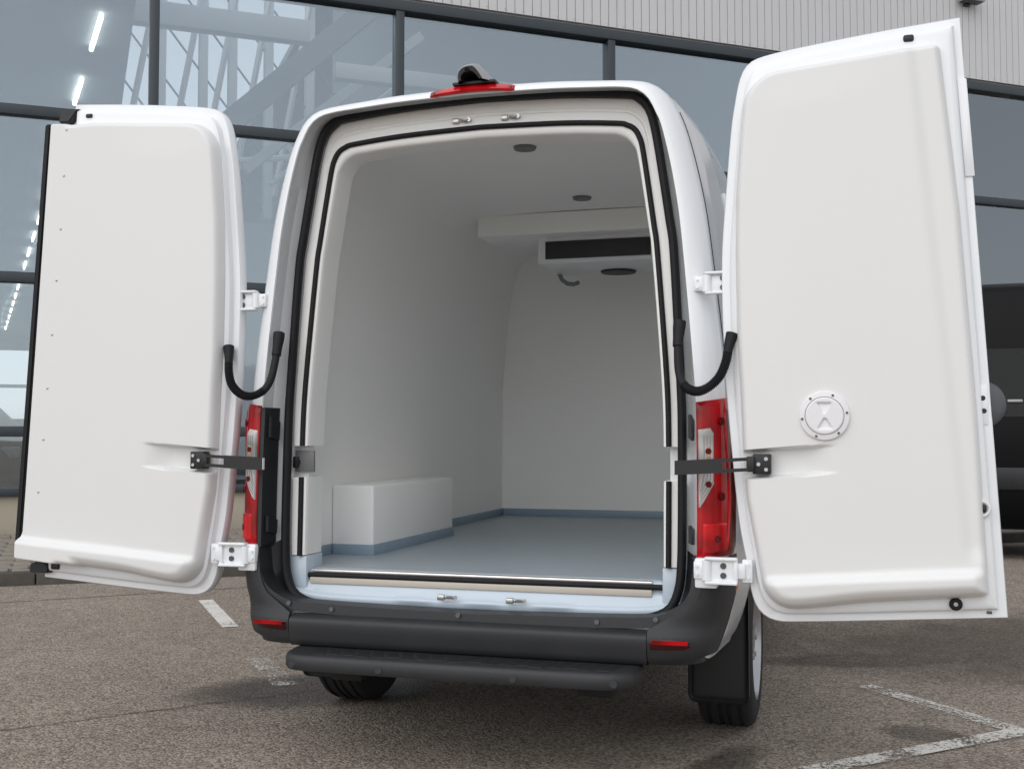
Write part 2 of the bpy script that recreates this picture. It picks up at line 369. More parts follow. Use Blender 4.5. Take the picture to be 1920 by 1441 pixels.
def strip(name, pts, wd, m, z, wob=0.0, n=40):
    P = resample([Vector((*p, 0)) for p in pts], n); bm = bmesh.new(); prev = None
    for i, p in enumerate(P):
        d = (P[min(i + 1, n - 1)] - P[max(i - 1, 0)]).normalized(); s_ = Vector((-d.y, d.x, 0)); o_ = s_ * (random.uniform(-1, 1) * wob)
        w_ = wd * (1 + (random.uniform(-.5, .5) if wob else 0))
        a_ = bm.verts.new((*(p + s_ * w_ / 2 + o_).to_2d(), z)); b_ = bm.verts.new((*(p - s_ * w_ / 2 + o_).to_2d(), z))
        if prev: bm.faces.new((prev[0], prev[1], b_, a_))
        prev = (a_, b_)
    return bm_obj(name, bm, m)
for o_ in [strip('parking_line', [(-3.29, 3.45), (-2.48, 2.44)], 0.105, M['line_good'], 0.004),
           strip('parking_line', [(-1.80, 1.57), (-1.50, 1.22), (-1.32, 1.0)], 0.12, M['line_worn'], 0.004),
           strip('parking_line', [(1.42, 1.82), (2.04, 1.09), (2.7, 0.31)], 0.10, M['line'], 0.004),
           strip('parking_line', [(1.18, 0.22), (2.06, 1.10)], 0.10, M['line'], 0.008),
           strip('asphalt_joint', [(-8.5, 0.7), (-4.67, 2.89), (-3.38, 4.15), (-2.3, 5.2)], 0.013, M['crack'], 0.004, 0.006, 90),
           strip('asphalt_joint', [(-4.5, -1.6), (-2.05, -0.12), (-1.48, 0.55), (-0.9, 1.2)], 0.008, M['crack'], 0.004, 0.010, 120)]:
    struct(o_)

# ------------------------------------------------------------------ showroom building; local x along the facade, y inward
B0 = Vector((-7.7775, 6.6036, 0)); BROT = rad(37.672)
bld = thing('showroom_building', 'large showroom with bluish glass curtain wall and pale ribbed cladding above', 'building', None, B0, BROT)
BM = Matrix.Translation(B0) @ Matrix.Rotation(BROT, 4, 'Z')
def bw(x, y, z): return BM @ Vector((x, y, z))
MUL = [1.50 + 3.03 * k for k in range(-3, 9)]
ROWS = [0.58, 1.28, 3.04, 4.97, 6.68]
X0, X1 = MUL[0], MUL[-1]
box('plinth', (X0 - .2, X1 + .2, 0.02, 0.30, -0.2, 0.55), M['plinth'], bld, 0.01)
for x in MUL: box('mullion', (x - .055, x + .055, -0.06, 0.16, 0.55, 6.72), M['frame'], bld, 0.006)
first = {}
for xa, xb in zip(MUL, MUL[1:]):
    for i, z in enumerate(ROWS):
        hh = 0.075 if i < 4 else 0.0
        if i < 4: box('transom', (xa + .055, xb - .055, -0.045, 0.12, z - (0.03 if i == 0 else .06), z + .06), M['frame'], bld, 0.005)
    for i, (za, zb) in enumerate(zip(ROWS, ROWS[1:])):
        k = i
        if k not in first:
            bm = bmesh.new(); add_box(bm, 0, 3.03 - .11, 0, 0.012, 0, (zb - .06 if i < 3 else zb) - (za + .06)); o_ = bm_obj('pane', bm, M['glass'], bld, None, (xa + .055, 0.03, za + .06)); first[k] = o_.data
        else: link('pane', first[k], None, bld, (xa + .055, 0.03, za + .06))
box('header', (X0 - .2, X1 + .2, -0.07, 0.25, 6.725, 6.86), M['frame'], bld, 0.008)
# cladding sheets: flat trays with recessed grooves, about one metre wide each
def sheet():
    bm = bmesh.new(); pr = []
    for k in range(8):
        x = k * 0.127
        pr += [(x, -0.055), (x + .113, -0.055), (x + .116, -0.034), (x + .124, -0.034)]
    pr.append((8 * .127, -0.055))
    for zz0, zz1 in ((6.90, 10.2),):
        A = [bm.verts.new((x, y, zz0)) for x, y in pr]; B_ = [bm.verts.new((x, y, zz1)) for x, y in pr]
        for k in range(len(A) - 1): bm.faces.new((A[k], A[k + 1], B_[k + 1], B_[k]))
        C_ = [bm.verts.new((x, y + .02, zz0)) for x, y in pr]
        for k in range(len(A) - 1): bm.faces.new((A[k], C_[k], C_[k + 1], A[k + 1]))
    for k in range(0, 8, 2): add_cyl(bm, (k * .127 + .10, -0.058, 6.95), (0, -1, 0), .012, .008, 8)
    return bm
bm = sheet(); o_ = bm_obj('cladding_sheet', bm, M['cladding'], bld, None, (X0, 0, 0)); sm = o_.data
k = 1
while X0 + k * 1.016 < X1: link('cladding_sheet', sm, None, bld, (X0 + k * 1.016, 0, 0)); k += 1
box('wall_backing', (X0 - .2, X1 + .2, 0.0, 0.25, 6.865, 10.2), M['cladding'], bld, 0)
# hall behind the glass
box('hall_floor', (X0, X1, 0.31, 58, -0.1, 0.05), M['hallfloor'], bld, 0)
box('hall_ceiling', (X0, 1.35, 0.31, 58, 7.0, 7.2), M['hallceil'], bld, 0)
box('hall_side_wall', (X0 - .2, X0 - .05, 0.31, 58, 0.05, 7.2), M['hallwall'], bld, 0)
box('hall_side_wall', (X1 + .05, X1 + .2, 0.31, 58, 0.05, 12.2), M['hallwall'], bld, 0)
box('hall_roof', (5.6, X1, 0.3, 58, 10.9, 11.1), M['hallceil'], bld, 0)
box('hall_fascia', (1.28, 1.345, 0.31, 58, 7.21, 12.2), M['hallwall'], bld, 0)
# back wall with a band of windows
box('back_wall', (X0, X1, 58.0, 58.3, 0.05, 2.2), M['hallwall'], bld, 0)
box('back_wall', (X0, X1, 58.0, 58.3, 6.2, 12.2), M['hallwall'], bld, 0)
for k in range(0, 12):
    x = X0 + k * 3.03; box('back_mullion', (x - .12, x + .12, 57.9, 58.2, 2.2, 6.2), M['frame'], bld, 0)
box('back_transom', (X0, X1, 57.92, 58.1, 4.0, 4.2), M['frame'], bld, 0)
# inner glazed gable with white posts, slanting glazing bars, large beams
for x, z0, z1, tl in ((2.15, 6.2, 11.2, .22), (2.95, 6.0, 11.2, .10), (3.52, 5.6, 11.2, .0), (4.24, 5.6, 11.2, .0), (5.08, 5.6, 11.2, .0)):
    box('gable_post', (x - .085, x + .085, 8.9, 9.15, z0, z1), M['whitesteel'], bld, 0.01)
for x in (1.7, 2.55, 3.2, 3.85, 4.66):
    bm = bmesh.new(); add_tube(bm, [(x - .35, 8.6, 6.0), (x + .55, 8.6, 11.2)], 0.06, 4); bm_obj('gable_brace', bm, M['whitesteel'], bld)
for k in range(8):
    bm = bmesh.new(); add_tube(bm, [(1.0 + k * .85 - 2.6, 9.05, 11.0), (1.0 + k * .85 + 1.6, 9.05, 5.6)], 0.022, 4); bm_obj('glazing_bar', bm, M['frame'], bld)
box('gable_glass', (1.36, 5.6, 9.2, 9.22, 5.5, 11.2), M['skyglass'], bld, 0)
box('gable_wall', (1.36, 5.6, 8.95, 9.25, 0.05, 5.5), M['hallwall'], bld, 0)
box('gable_wall', (5.6, X1, 8.95, 9.25, 0.05, 10.9), M['hallwall'], bld, 0)
box('roof_beam', (1.36, 4.3, 4.9, 5.15, 7.9, 8.28), M['whitesteel'], bld, 0.01)
box('roof_beam', (4.75, 9.0, 4.9, 5.15, 7.35, 7.62), M['whitesteel'], bld, 0.01)
bm = bmesh.new(); add_box(bm, -2.2, 2.2, -.12, .12, -.2, .2, 0.01, 2, Matrix.Translation((4.45, 6.0, 7.95)) @ Matrix.Rotation(-rad(43.5), 4, 'Y')); bm_obj('roof_beam', bm, M['hallceil'], bld)
bm = bmesh.new(); add_box(bm, -2.2, 2.2, -.12, .12, -.09, .09, 0.01, 2, Matrix.Translation((5.15, 6.8, 7.5)) @ Matrix.Rotation(-rad(41), 4, 'Y')); bm_obj('roof_beam', bm, M['whitesteel'], bld)
for k, (xa, za, xb, zb, th) in enumerate(((4.0, 5.9, 6.4, 8.0, .05), (4.4, 5.9, 6.6, 7.9, .04), (3.4, 6.35, 5.9, 6.75, .06), (4.2, 6.9, 4.9, 6.3, .06), (7.5, 6.6, 9.6, 7.6, .05), (6.4, 5.6, 8.6, 4.9, .06), (9.9, 6.9, 12.5, 4.2, .05), (5.0, 4.4, 8.4, 4.9, .05))):
    bm = bmesh.new(); add_tube(bm, [(xa, 7.2 + .1 * k, za), (xb, 7.2 + .1 * k, zb)], th, 6); bm_obj('roof_tie', bm, M['whitesteel'], bld)
box('portal_post', (19.55, 19.85, 5.9, 6.1, 5.2, 7.9), M['whitesteel'], bld, 0.01)
box('portal_beam', (17.5, 19.85, 5.9, 6.1, 7.62, 7.95), M['whitesteel'], bld, 0.01)
for k, (xa, za, xb, zb) in enumerate(((20.1, 6.3, 21.3, 7.6), (16.5, 5.7, 22.5, 6.6), (16.5, 4.7, 22.5, 5.2))):
    bm = bmesh.new(); add_tube(bm, [(xa, 6.3, za), (xb, 6.5, zb)], .06, 6); bm_obj('roof_tie', bm, M['whitesteel'], bld)
bm = bmesh.new(); add_tube(bm, [(3.35, 7.0, 6.1), (3.35, 7.0, 5.45)], .02, 6); add_cyl(bm, (3.35, 7.0, 5.38), (0, 0, 1), .16, .14, 16, .05); bm_obj('fan_rod', bm, M['whitesteel'], bld, 40)

# strip lights under the hall ceiling
lamp_me = None
ORD = 'first second third fourth fifth sixth seventh eighth ninth tenth eleventh twelfth thirteenth fourteenth fifteenth sixteenth seventeenth'.split()
ys = [2.13 + 3.05 * k for k in range(17)]
for k, y in enumerate(ys):
    x = 0.93 - 0.077 * (y - 2.13)
    lab = ('nearest bright strip light behind the upper left glass pane' if k == 0 else
           'second strip light behind the upper left pane, just above the left door' if k == 1 else
           ORD[k] + ' strip light from the front in the row receding behind the left glass')
    if lamp_me is None:
        bm = bmesh.new(); add_box(bm, -.027, .027, 0, 1.5, -.06, 0, .006); o_ = bm_obj('strip_light', bm, M['led']); lamp_me = o_.data
    else: o_ = link('strip_light', lamp_me, None)
    o_.location = bw(x, y, 6.97); o_.rotation_euler = (0, 0, BROT + rad(4.4)); tag(o_, lab, 'light', 'strip lights in the showroom')
for k, (x, y, z, lab) in enumerate(((19.05, 6.0, 8.25, 'short strip light behind the glass, topmost beside the right door'), (19.6, 6.0, 6.25, 'short strip light behind the glass, middle one beside the right door'),
                                   (20.75, 6.0, 5.48, 'short strip light behind the glass, lowest one at the right picture edge'))):
    bm = bmesh.new(); add_box(bm, -.28, .28, -.04, .04, -.025, .025, .004); o_ = bm_obj('strip_light', bm, M['led']); o_.location = bw(x, y, z); o_.rotation_euler = (0, 0, BROT)
    tag(o_, lab, 'light', 'strip lights in the showroom')
# wall floodlight on the cladding
wl = thing('wall_floodlight', 'small grey floodlight box fixed to the pale cladding, upper right', 'wall light', None, bw(13.8, -.06, 8.12), BROT)
box('housing', (-.2, .2, -.22, -.04, -.05, .07), M['silver'], wl, .012); box('bracket', (-.05, .05, -.05, .01, -.08, .1), M['frame'], wl, .004)
box('lens', (-.17, .17, -.20, -.06, -.058, -.05), M['darkglass'], wl, 0)

# pavement along the facade: kerb stones, paving blocks
pv = struct(bpy.data.objects.new('pavement', None)); COL.objects.link(pv); pv.location = B0; pv.rotation_euler = (0, 0, BROT)
KY = -3.85
box('bedding', (X0 - 3, X1 + 3, KY + .14, 0.0, -0.1, 0.075), M['joint'], pv, 0)
bm = bmesh.new(); add_box(bm, 0, .99, 0, .13, -.1, .11, .012); ko = bm_obj('kerb_stone', bm, M['kerb'], pv, 40, (X0 - 3, KY, 0)); kme = ko.data
x = X0 - 2
while x < X1 + 2: o_ = link('kerb_stone', kme, None, pv, (x, KY + random.uniform(-.004, .004), random.uniform(-.004, .004))); x += 1.0
pm = []
for v in range(4):
    bm = bmesh.new(); add_box(bm, 0.007, .287, 0.008, .184, 0, .055, .012, 2, Matrix.Rotation(rad(random.uniform(-1.2, 1.2)), 4, 'Y') @ Matrix.Rotation(rad(random.uniform(-1.5, 1.5)), 4, 'X')); pm.append(bm_obj('paving_block', bm, M['paver'], pv, 40)); pm[-1].location = (X0 - 2 - .3 * v, KY + .15, .06)
cnt = 0
for r_ in range(18):
    y = KY + .145 + r_ * .2
    for c_ in range(18):
        x = -1.3 + c_ * .3 + (.15 if r_ % 2 else 0)
        if cnt < 296 and x < 3.6:
            link('paving_block', pm[random.randrange(4)].data, None, pv, (x, y, .055 + random.uniform(-.008, .009))); cnt += 1
bm = bmesh.new()
for x in range(int(X0 * 10) - 30, int(X1 * 10) + 30, 3):
    for r_ in range(18):
        xx = x / 10 + (.15 if r_ % 2 else 0)
        if -1.5 < xx < 4.2: continue
        add_box(bm, xx + .004, xx + .296, KY + .149 + r_ * .2, KY + .341 + r_ * .2, .07, .102 + random.uniform(0, .006))
o_ = bm_obj('paving_blocks_beyond', bm, M['paver'], pv); o_['kind'] = 'stuff'
# moss and weeds in the joint at the plinth
bm = bmesh.new()
for k in range(260):
    x = random.uniform(-2, 18); y = random.uniform(-.12, .0); h_ = random.uniform(.02, .07)
    q = [Vector((x + random.uniform(-.02, .02), y + random.uniform(-.02, .02), .09)) for _ in range(2)] + [Vector((x + random.uniform(-.03, .03), y, .09 + h_))]
    bm.faces.new([bm.verts.new(BM @ p) for p in q])
o_ = bm_obj('joint_weeds', bm, M['moss']); o_['kind'] = 'stuff'; o_['label'] = 'small weeds in the joint along the plinth'; o_['category'] = 'weeds'

# ================================================================== THE WHITE VAN (rear faces the camera, axis along +Y)
van = thing('delivery_van', 'white refrigerated panel van with both rear doors folded wide open', 'van')
LEAN = 0.04
def ly(z): return LEAN * (z - 0.6)
# half profiles (x, z) from bottom centre to top centre
PO = [(0, .43), (.80, .43), (.885, .455), (.922, .536), (.943, .62), (.952, .72), (.957, 1.0), (.956, 1.30), (.945, 1.50), (.913, 1.79), (.884, 2.02), (.864, 2.135), (.839, 2.25), (.811, 2.355), (.788, 2.42), (.765, 2.470), (.744, 2.504), (.720, 2.529), (.688, 2.550), (.62, 2.565), (.477, 2.578), (.31, 2.590), (0, 2.598)]
PB = [(0, .575), (.62, .588), (.735, .605), (.81, .65), (.845, .72), (.856, .82), (.856, 1.2), (.852, 1.37), (.835, 1.6), (.813, 1.85), (.796, 2.02), (.778, 2.14), (.757, 2.25), (.729, 2.365), (.707, 2.418), (.682, 2.466), (.642, 2.50), (.58, 2.515), (.46, 2.524), (.28, 2.534), (0, 2.54)]
PS = [(0, .573), (.31, .576), (.61, .587), (.693, .600), (.741, .63), (.764, .685), (.773, .75), (.777, .9), (.777, 1.27), (.771, 1.45), (.748, 1.9), (.732, 2.03), (.691, 2.30), (.669, 2.41), (.648, 2.460), (.613, 2.492), (.575, 2.506), (.325, 2.529), (0, 2.54)]
PI = [(.737, .757), (.738, 1.0), (.738, 1.2), (.731, 1.44), (.697, 1.9), (.681, 2.03), (.643, 2.29), (.627, 2.355), (.607, 2.388), (.58, 2.404), (.54, 2.414), (.323, 2.432), (0, 2.442)]
PA = [(.716, .757), (.716, 1.0), (.716, 1.19), (.708, 1.437), (.673, 1.9), (.657, 2.026), (.618, 2.28), (.603, 2.325), (.582, 2.352), (.55, 2.370), (.50, 2.378), (.323, 2.392), (0, 2.402)]
def smooth2(p, per=5): return [Vector((q.x, q.y)) for q in catmull([Vector((a_, b_, 0)) for a_, b_ in p], per)]
def mirror_closed(half): return half + [Vector((-p.x, p.y)) for p in half[-2:0:-1]]
def closed_profile(p, n): return resample(mirror_closed(smooth2(p)), n, True)
NP = 240
# corresponding half profiles: match O and B by height so that the corner section stays level
hO = resample(smooth2(PO), 400); hB = resample(smooth2(PB), 400)
def half_at(h, z):          # x on the side part for a height
    best = None
    for p, q in zip(h, h[1:]):
        if min(p.y, q.y) <= z <= max(p.y, q.y):
            f = (z - p.y) / (q.y - p.y) if q.y != p.y else 0; x = p.x + (q.x - p.x) * f
            best = x if best is None else max(best, x)
    return best
def XO(z): return half_at(hO, min(z, 2.55)) or .7
def XB(z): return half_at(hB, min(z, 2.50)) or .64
cO = closed_profile(PO, NP); cB = closed_profile(PB, NP)
def bez(p0, p1, p2, t_): return p0 * (1 - t_) ** 2 + p1 * 2 * t_ * (1 - t_) + p2 * t_ * t_
def corner(O, B, t_):
    """O,B 2-D points; section from rear band edge to body side. returns 3-D"""
    p0 = Vector((B.x, -.13 + ly(B.y), B.y)); p2 = Vector((O.x, .06 + ly(O.y), O.y)); mid = B.lerp(O, .92)
    p1 = Vector((mid.x, -.128 + ly(mid.y), mid.y)); return bez(p0, p1, p2, t_)
def arch_z(y):
    z = -1
    for yc in (.9, 4.565):
        d = abs(y - yc)
        if d < .475: z = max(z, .36 + math.sqrt(.475 ** 2 - d * d))
    return z
def body_section(y):
    """closed loop at forward position y (>= .06)"""
    g = sstep(0, 1.2, y); out = []
    zt = interp([(0, 1), (1.0, 1.018), (3.6, 1.012), (4.05, .97), (4.25, .93), (4.95, .58), (5.4, .47), (5.62, .36), (5.72, .18)], y)
    wx = interp([(0, 1), (.1, 1.008), (.45, 1.038), (1.2, 1.045), (4.4, 1.03), (5.2, .97), (5.55, .90), (5.72, .80)], y)
    for p in cO:
        z = .43 + (p.y - .43) * zt; x = p.x * wx
        if p.y > 1.5: x = math.copysign(abs(x) - 0.012 * g * 0, x)
        z = max(z, arch_z(y)) if (p.y < 1.2 and abs(p.x) > .66) else z
        out.append(Vector((x, y + ly(p.y) * (1 - g), z)))
    return out
bm = bmesh.new()
cIn = [p for p in inset2(cB, .002)]; cIn2 = inset2(cB, -.008); cS = inset2(closed_profile(PS, NP), -.035)
loops = [[Vector((p.x, .10 + ly(p.y), p.y)) for p in closed_profile(PA[:0] + PS, NP)],
         [Vector((p.x, .02 + ly(p.y), p.y)) for p in cS],
         [Vector((p.x, -.03 + ly(p.y), p.y)) for p in cIn2], [Vector((p.x, -.10 + ly(p.y), p.y)) for p in cIn2], [Vector((p.x, -.122 + ly(p.y), p.y)) for p in cIn]]
loops += [[corner(O, B, t_) for O, B in zip(cO, cB)] for t_ in (0, .08, .18, .3, .42, .55, .68, .8, .9, 1)]
ys_ = [.12, .2, .3, .39, .424, .43, .45, .5, .55, .6, .7, .8, .9, 1.0, 1.1, 1.2, 1.25, 1.3, 1.35, 1.37, 1.376, 1.41, 1.5, 2.0, 2.6, 3.2, 3.6, 3.9, 4.05, 4.07, 4.1, 4.16, 4.25, 4.4, 4.565, 4.7, 4.85, 4.95, 5.03, 5.06, 5.075, 5.2, 5.4, 5.55, 5.62, 5.68, 5.72]
loops += [body_section(y) for y in ys_]
loft(bm, loops, True, False, True)
body = bm_obj('body_shell', bm, M['paint'], van, 32)
# pressed side panel swage and panel gap on both sides
for sg in (1, -1):
    pts = []
    for k in range(40):
        z = 1.42 + (2.44 - 1.42) * k / 39; p = corner(Vector((XO(z), z)), Vector((XB(z), z)), .86); pts.append((sg * (p.x + .0005), p.y, p.z))
    tube('panel_gap', pts, .0022, M['black_plastic'], body, 6)
    # raised window-shaped pressing in the side panel
    def side(y, z, off=0.0):
        x = XO(min(2.5, max(.5, z / 1.012))) * interp([(0, 1), (.1, 1.008), (.45, 1.038), (1.2, 1.045), (4.4, 1.03)], y); return Vector((sg * (x + off), y, z))
    for (ya, yb, za, zb) in ((.55, 1.75, 1.42, 2.22), (1.9, 3.2, 1.42, 2.22)):
        ring = [(ya, za), ((ya + yb) / 2, za), (yb, za), (yb, (za + zb) / 2), (yb, zb), ((ya + yb) / 2, zb), (ya, zb), (ya, (za + zb) / 2)]
        P = [side(y, z, .001) for y, z in ring]; P = resample(P + [P[0]], 60)
        P = [side(p.y, p.z, .001) for p in P]
        tube('side_swage', P, .009, M['paint'], body, 6)
    # cab side window and front wheel arch trim
    bm = bmesh.new(); q = [side(3.75, 1.35, .006), side(4.75, 1.30, .006), side(4.35, 1.95, .006), side(3.80, 2.05, .006)]
    bm.faces.new([bm.verts.new(p) for p in q]); bmesh.ops.solidify(bm, geom=bm.faces[:], thickness=.004); bm_obj('cab_window', bm, M['darkglass'], van)
    for y0, y1 in ((1.36, 4.10),):
        box('side_trim', (sg * .975, sg * 1.0, y0, y1, .52, .68), M['plastic'], van, .01)
bm = bmesh.new(); q = [(-.72, 4.33, 2.30), (.72, 4.33, 2.30), (.84, 4.96, 1.66), (-.84, 4.96, 1.66)]
bm.faces.new([bm.verts.new(p) for p in q]); bmesh.ops.solidify(bm, geom=bm.faces[:], thickness=.02); bm_obj('windscreen', bm, M['darkglass'], van)
box('underbody', (-.80, .80, .35, 5.4, .36, .45), M['underbody'], van, .02)
box('underbody_rail', (-.55, -.42, -.1, 5.0, .30, .40), M['underbody'], van, .01); box('underbody_rail', (.42, .55, -.1, 5.0, .30, .40), M['underbody'], van, .01)
tube('rear_axle', [(-.85, .9, .36), (.85, .9, .36)], .07, M['underbody'], van, 12)

# ------------------------------------------------------------------ outer door seal, inner lining frame, inner seal
def sealpath(p, n, off, y0):
    c = inset2(closed_profile(p, n), off); return [Vector((q.x, y0 + ly(q.y), q.y)) for q in c]
bm = bmesh.new()
P = sealpath(PS, 260, -.013, -.028); n = 12; rings = []
for i, p in enumerate(P):
    d = (P[(i + 1) % len(P)] - P[i - 1]).normalized(); up = Vector((0, 1, 0)); s_ = d.cross(up).normalized()
    rings.append([p + s_ * (math.cos(2 * math.pi * k / n) * .0165) + up * (math.sin(2 * math.pi * k / n) * .022) for k in range(n)])
loft(bm, rings + [rings[0]], True); bmesh.ops.remove_doubles(bm, verts=bm.verts[:], dist=1e-6)
bm_obj('door_seal', bm, M['rubber'], van, 60)

def half_full(p, n):        # open polyline left-bottom -> over the top -> right-bottom
    h = smooth2(p, 6); full = [Vector((-q.x, q.y)) for q in h] + [q for q in h[-2::-1]]; return full
def seg_of(p, n, z0, z1, side):
    """side piece between z0 and z1 (no arch)"""
    h = [q for q in resample(smooth2(p, 6), 900) if z0 <= q.y <= z1 and q.x > .5]
    h = resample(h, n); return [Vector((side * q.x, q.y)) for q in h]
def arch_of(p, n, z0):
    h = [q for q in resample(smooth2(p, 6), 1200) if q.y >= z0]
    full = [Vector((-q.x, q.y)) for q in h] + h[-2::-1]; return resample(full, n)
def frame_piece(name, fS, fI, fA, m):
    n = len(fS); bm = bmesh.new()
    def L_(c, y, dip=0): return [Vector((p.x, y + ly(p.y) + dip * sstep(2.25, 2.45, p.y), p.y)) for p in c]
    mixc = lambda a_, b_, t_: [p.lerp(q, t_) for p, q in zip(a_, b_)]
    lp = [L_(fS, .03), L_(fS, .0), L_(mixc(fS, fI, .36), .0, .002), L_(mixc(fS, fI, .42), .0, .009), L_(mixc(fS, fI, .50), .0, .009), L_(mixc(fS, fI, .56), .0, .0), L_(mixc(fI, fA, .1), .0), L_(mixc(fI, fA, .5), .0), L_(mixc(fI, fA, .8), .003), L_(mixc(fI, fA, .95), .010), L_(fA, .020), L_(fA, .06), L_(mixc(fA, fI, .12), .15)]
    R_ = loft(bm, lp, False)
    # end caps towards the recess
    for e in (0, -1):
        vv = [r[e] for r in R_]
        q0 = bm.verts.new(vv[0].co + Vector((0, .12, 0)))
        bm.faces.new(vv + [q0])
    return bm_obj(name, bm, m, van, 40)
fa = frame_piece('lining_frame', arch_of(PS, 300, 1.193), arch_of(PI, 300, 1.193), arch_of(PA, 300, 1.193), M['lining'])
for sg in (-1, 1):
    frame_piece('lining_frame_lower', seg_of(PS, 40, .758, 1.068, sg), seg_of(PI, 40, .758, 1.068, sg), seg_of(PA, 40, .758, 1.068, sg), M['lining'])
    # painted sill corner below it and steel plate in the lock recess
    bm = bmesh.new(); xs = [(.784, .0), (.784, .05), (.716, .06), (.716, .16)]
    prof = [(.62, .72), (.66, .755), (.70, .775), (.757, .782)]
    bm.free()
    bm = bmesh.new(); add_box(bm, sg * .712, sg * .80, .012, .16, .60, .7565, .008); bm_obj('sill_corner', bm, M['sill'], van, 40)
    bm = bmesh.new(); add_box(bm, sg * .735, sg * .80, .07, .12, 1.05, 1.21, .003); bm_obj('recess_back', bm, M['gelcoat'], van, 40)
    if sg < 0:
        pl = box('lock_plate', (sg * .70, sg * .785, .048, .061, 1.088, 1.175), M['greysteel'], van, .003)
        bm = bmesh.new(); add_cyl(bm, (sg * .772, .040, 1.128), (0, 1, 0), .012, .02, 14); add_box(bm, sg * .766, sg * .786, .03, .05, 1.105, 1.15, .003); bm_obj('latch', bm, M['black_plastic'], pl, 40)
def inner_seal(name, c):
    P = [Vector((p.x, -.004 + ly(p.y), p.y)) for p in c]
    return tube(name, P, 0, M['rubber'], van, 10, (.0105, .012))
inner_seal('inner_seal', arch_of(PI, 260, 1.193))
for sg in (-1, 1): inner_seal('inner_seal', seg_of(PI, 40, .757, 1.07, sg))

# ------------------------------------------------------------------ sill
prof = [(.012, .570), (.0, .580), (-.001, .600), (.012, .612), (.022, .636), (.03, .652), (.042, .664), (.05, .684), (.056, .698), (.10, .702)]
bm = bmesh.new()
xs = [-.79 + 1.58 * k / 120 for k in range(121)]
def sill_pt(x, y, z):
    b_ = 0.0
    for x0 in (-.245, .03, .305):                                   # pressed beads between the latches
        b_ += math.exp(-((x - x0) / .075) ** 4) * .012
    k = math.exp(-((z - .606) / .016) ** 2); dz = .028 * (abs(x) / .79) ** 8 if z < .62 else 0
    return Vector((x, y + .004 * 0 - b_ * k, z + dz))
loft(bm, [[sill_pt(x, y, z) for y, z in [(q.x, q.y) for q in catmull([Vector((a_, b_, 0)) for a_, b_ in prof], 3)]] for x in xs], False)
bm_obj('load_sill', bm, M['sill'], van, 50)
box('sill_tan_strip', (-.70, .672, .020, .06, .648, .672), M['tan'], van, .002)
tube('sill_rubber', [(-.775, .034, .679), (-.4, .030, .681), (0, .028, .681), (.4, .03, .681), (.765, .034, .682)], .0105, M['rubber'], van, 10)
box('sill_edge_profile', (-.70, .672, .030, .072, .6905, .7025), M['alu'], van, .004)
def clip(name, x, y, z, up):
    bm = bmesh.new(); add_box(bm, x - .03, x + .03, y - .006, y + .006, z - .006, z + .006, .003); add_box(bm, x - .034, x - .004, y - .014, y + .004, z - .011, z + .011, .005)
    add_tube(bm, [(x + .004, y - .012, z), (x + .02, y - .02, z + .004 * up), (x + .036, y - .012, z)], .005, 6); add_cyl(bm, (x + .037, y - .008, z), (0, 1, 0), .008, .016, 10)
    return bm_obj(name, bm, M['steel'], van, 40)
clip('floor_clip', -.109, -.016, .620, 1); clip('floor_clip', .164, -.016, .618, 1)
clip('roof_clip', -.086, .075, 2.474, -1); clip('roof_clip', .115, .075, 2.472, -1)

# black trim between seal and bumper along the lower edge of the opening
idx = [i for i in range(NP) if cB[i].y < .80]
k0 = next(i for i in idx if (i - 1) % NP not in idx); order = []
i = k0
while i in idx or i % NP in idx: order.append(i % NP); i += 1
ins = inset2(cB, .006); insb = inset2(cB, .006); ins0 = inset2(cS, .004); outb = inset2(cB, -.03)
bm = bmesh.new()
loft(bm, [[Vector((ins0[i].x, -.006, ins0[i].y)) for i in order], [Vector((ins[i].x, -.035, ins[i].y)) for i in order], [Vector((ins[i].x, -.105, ins[i].y)) for i in order],
          [Vector((insb[i].x, -.134, insb[i].y)) for i in order], [Vector((outb[i].x, -.139, outb[i].y)) for i in order]], False)
bm_obj('sill_trim', bm, M['black_plastic'], van, 40)

# ------------------------------------------------------------------ cargo space
FZ, BY, WX = .705, 3.16, .868
sec = [(WX, FZ), (WX, 1.45), (.862, 1.58), (.832, 1.95), (.795, 2.2), (.76, 2.33), (.715, 2.405), (.65, 2.44), (.56, 2.455), (.3, 2.463), (0, 2.466)]
hs_ = smooth2(sec, 5); cross = [Vector((-q.x, q.y)) for q in hs_] + hs_[-2::-1]
bm = bmesh.new(); loft(bm, [[Vector((p.x, y, p.y)) for p in cross] for y in (.10, .6, 1.2, 1.8, 2.4, BY)], False)
bulk = [bm.verts.new((p.x, BY, p.y)) for p in cross]; bm.faces.new(bulk)
bm_obj('cargo_lining', bm, M['lining'], van, 40)
box('cargo_floor', (-WX, WX, .07, BY, FZ - .04, FZ), M['floor'], van, 0)
WB = (-WX + .002, -.665, .56, 1.61, FZ, 1.013)
bm = bmesh.new(); add_box(bm, *WB, .012, 3); bm_obj('wheel_box', bm, M['lining'], van, 40)
box('wheel_box', (.665, WX - .002, .56, 1.61, FZ, 1.013), M['lining'], van, .012)
ch = .046
box('cove_strip', (-WX + .001, -WX + .008, WB[3] + .001, BY, FZ, FZ + ch), M['cove'], van, .001)
box('cove_strip', (-WX + .001, -WX + .008, .16, WB[2] - .001, FZ, FZ + ch), M['cove'], van, .001)
box('cove_strip', (WX - .008, WX - .001, 1.611, BY, FZ, FZ + ch), M['cove'], van, .001)
box('cove_strip', (-WX + .009, WX - .009, BY - .008, BY - .001, FZ, FZ + ch), M['cove'], van, .001)
box('cove_strip', (WB[0] + .008, WB[1] + .007, WB[2] - .007, WB[2] - .0005, FZ, FZ + ch), M['cove'], van, .001)
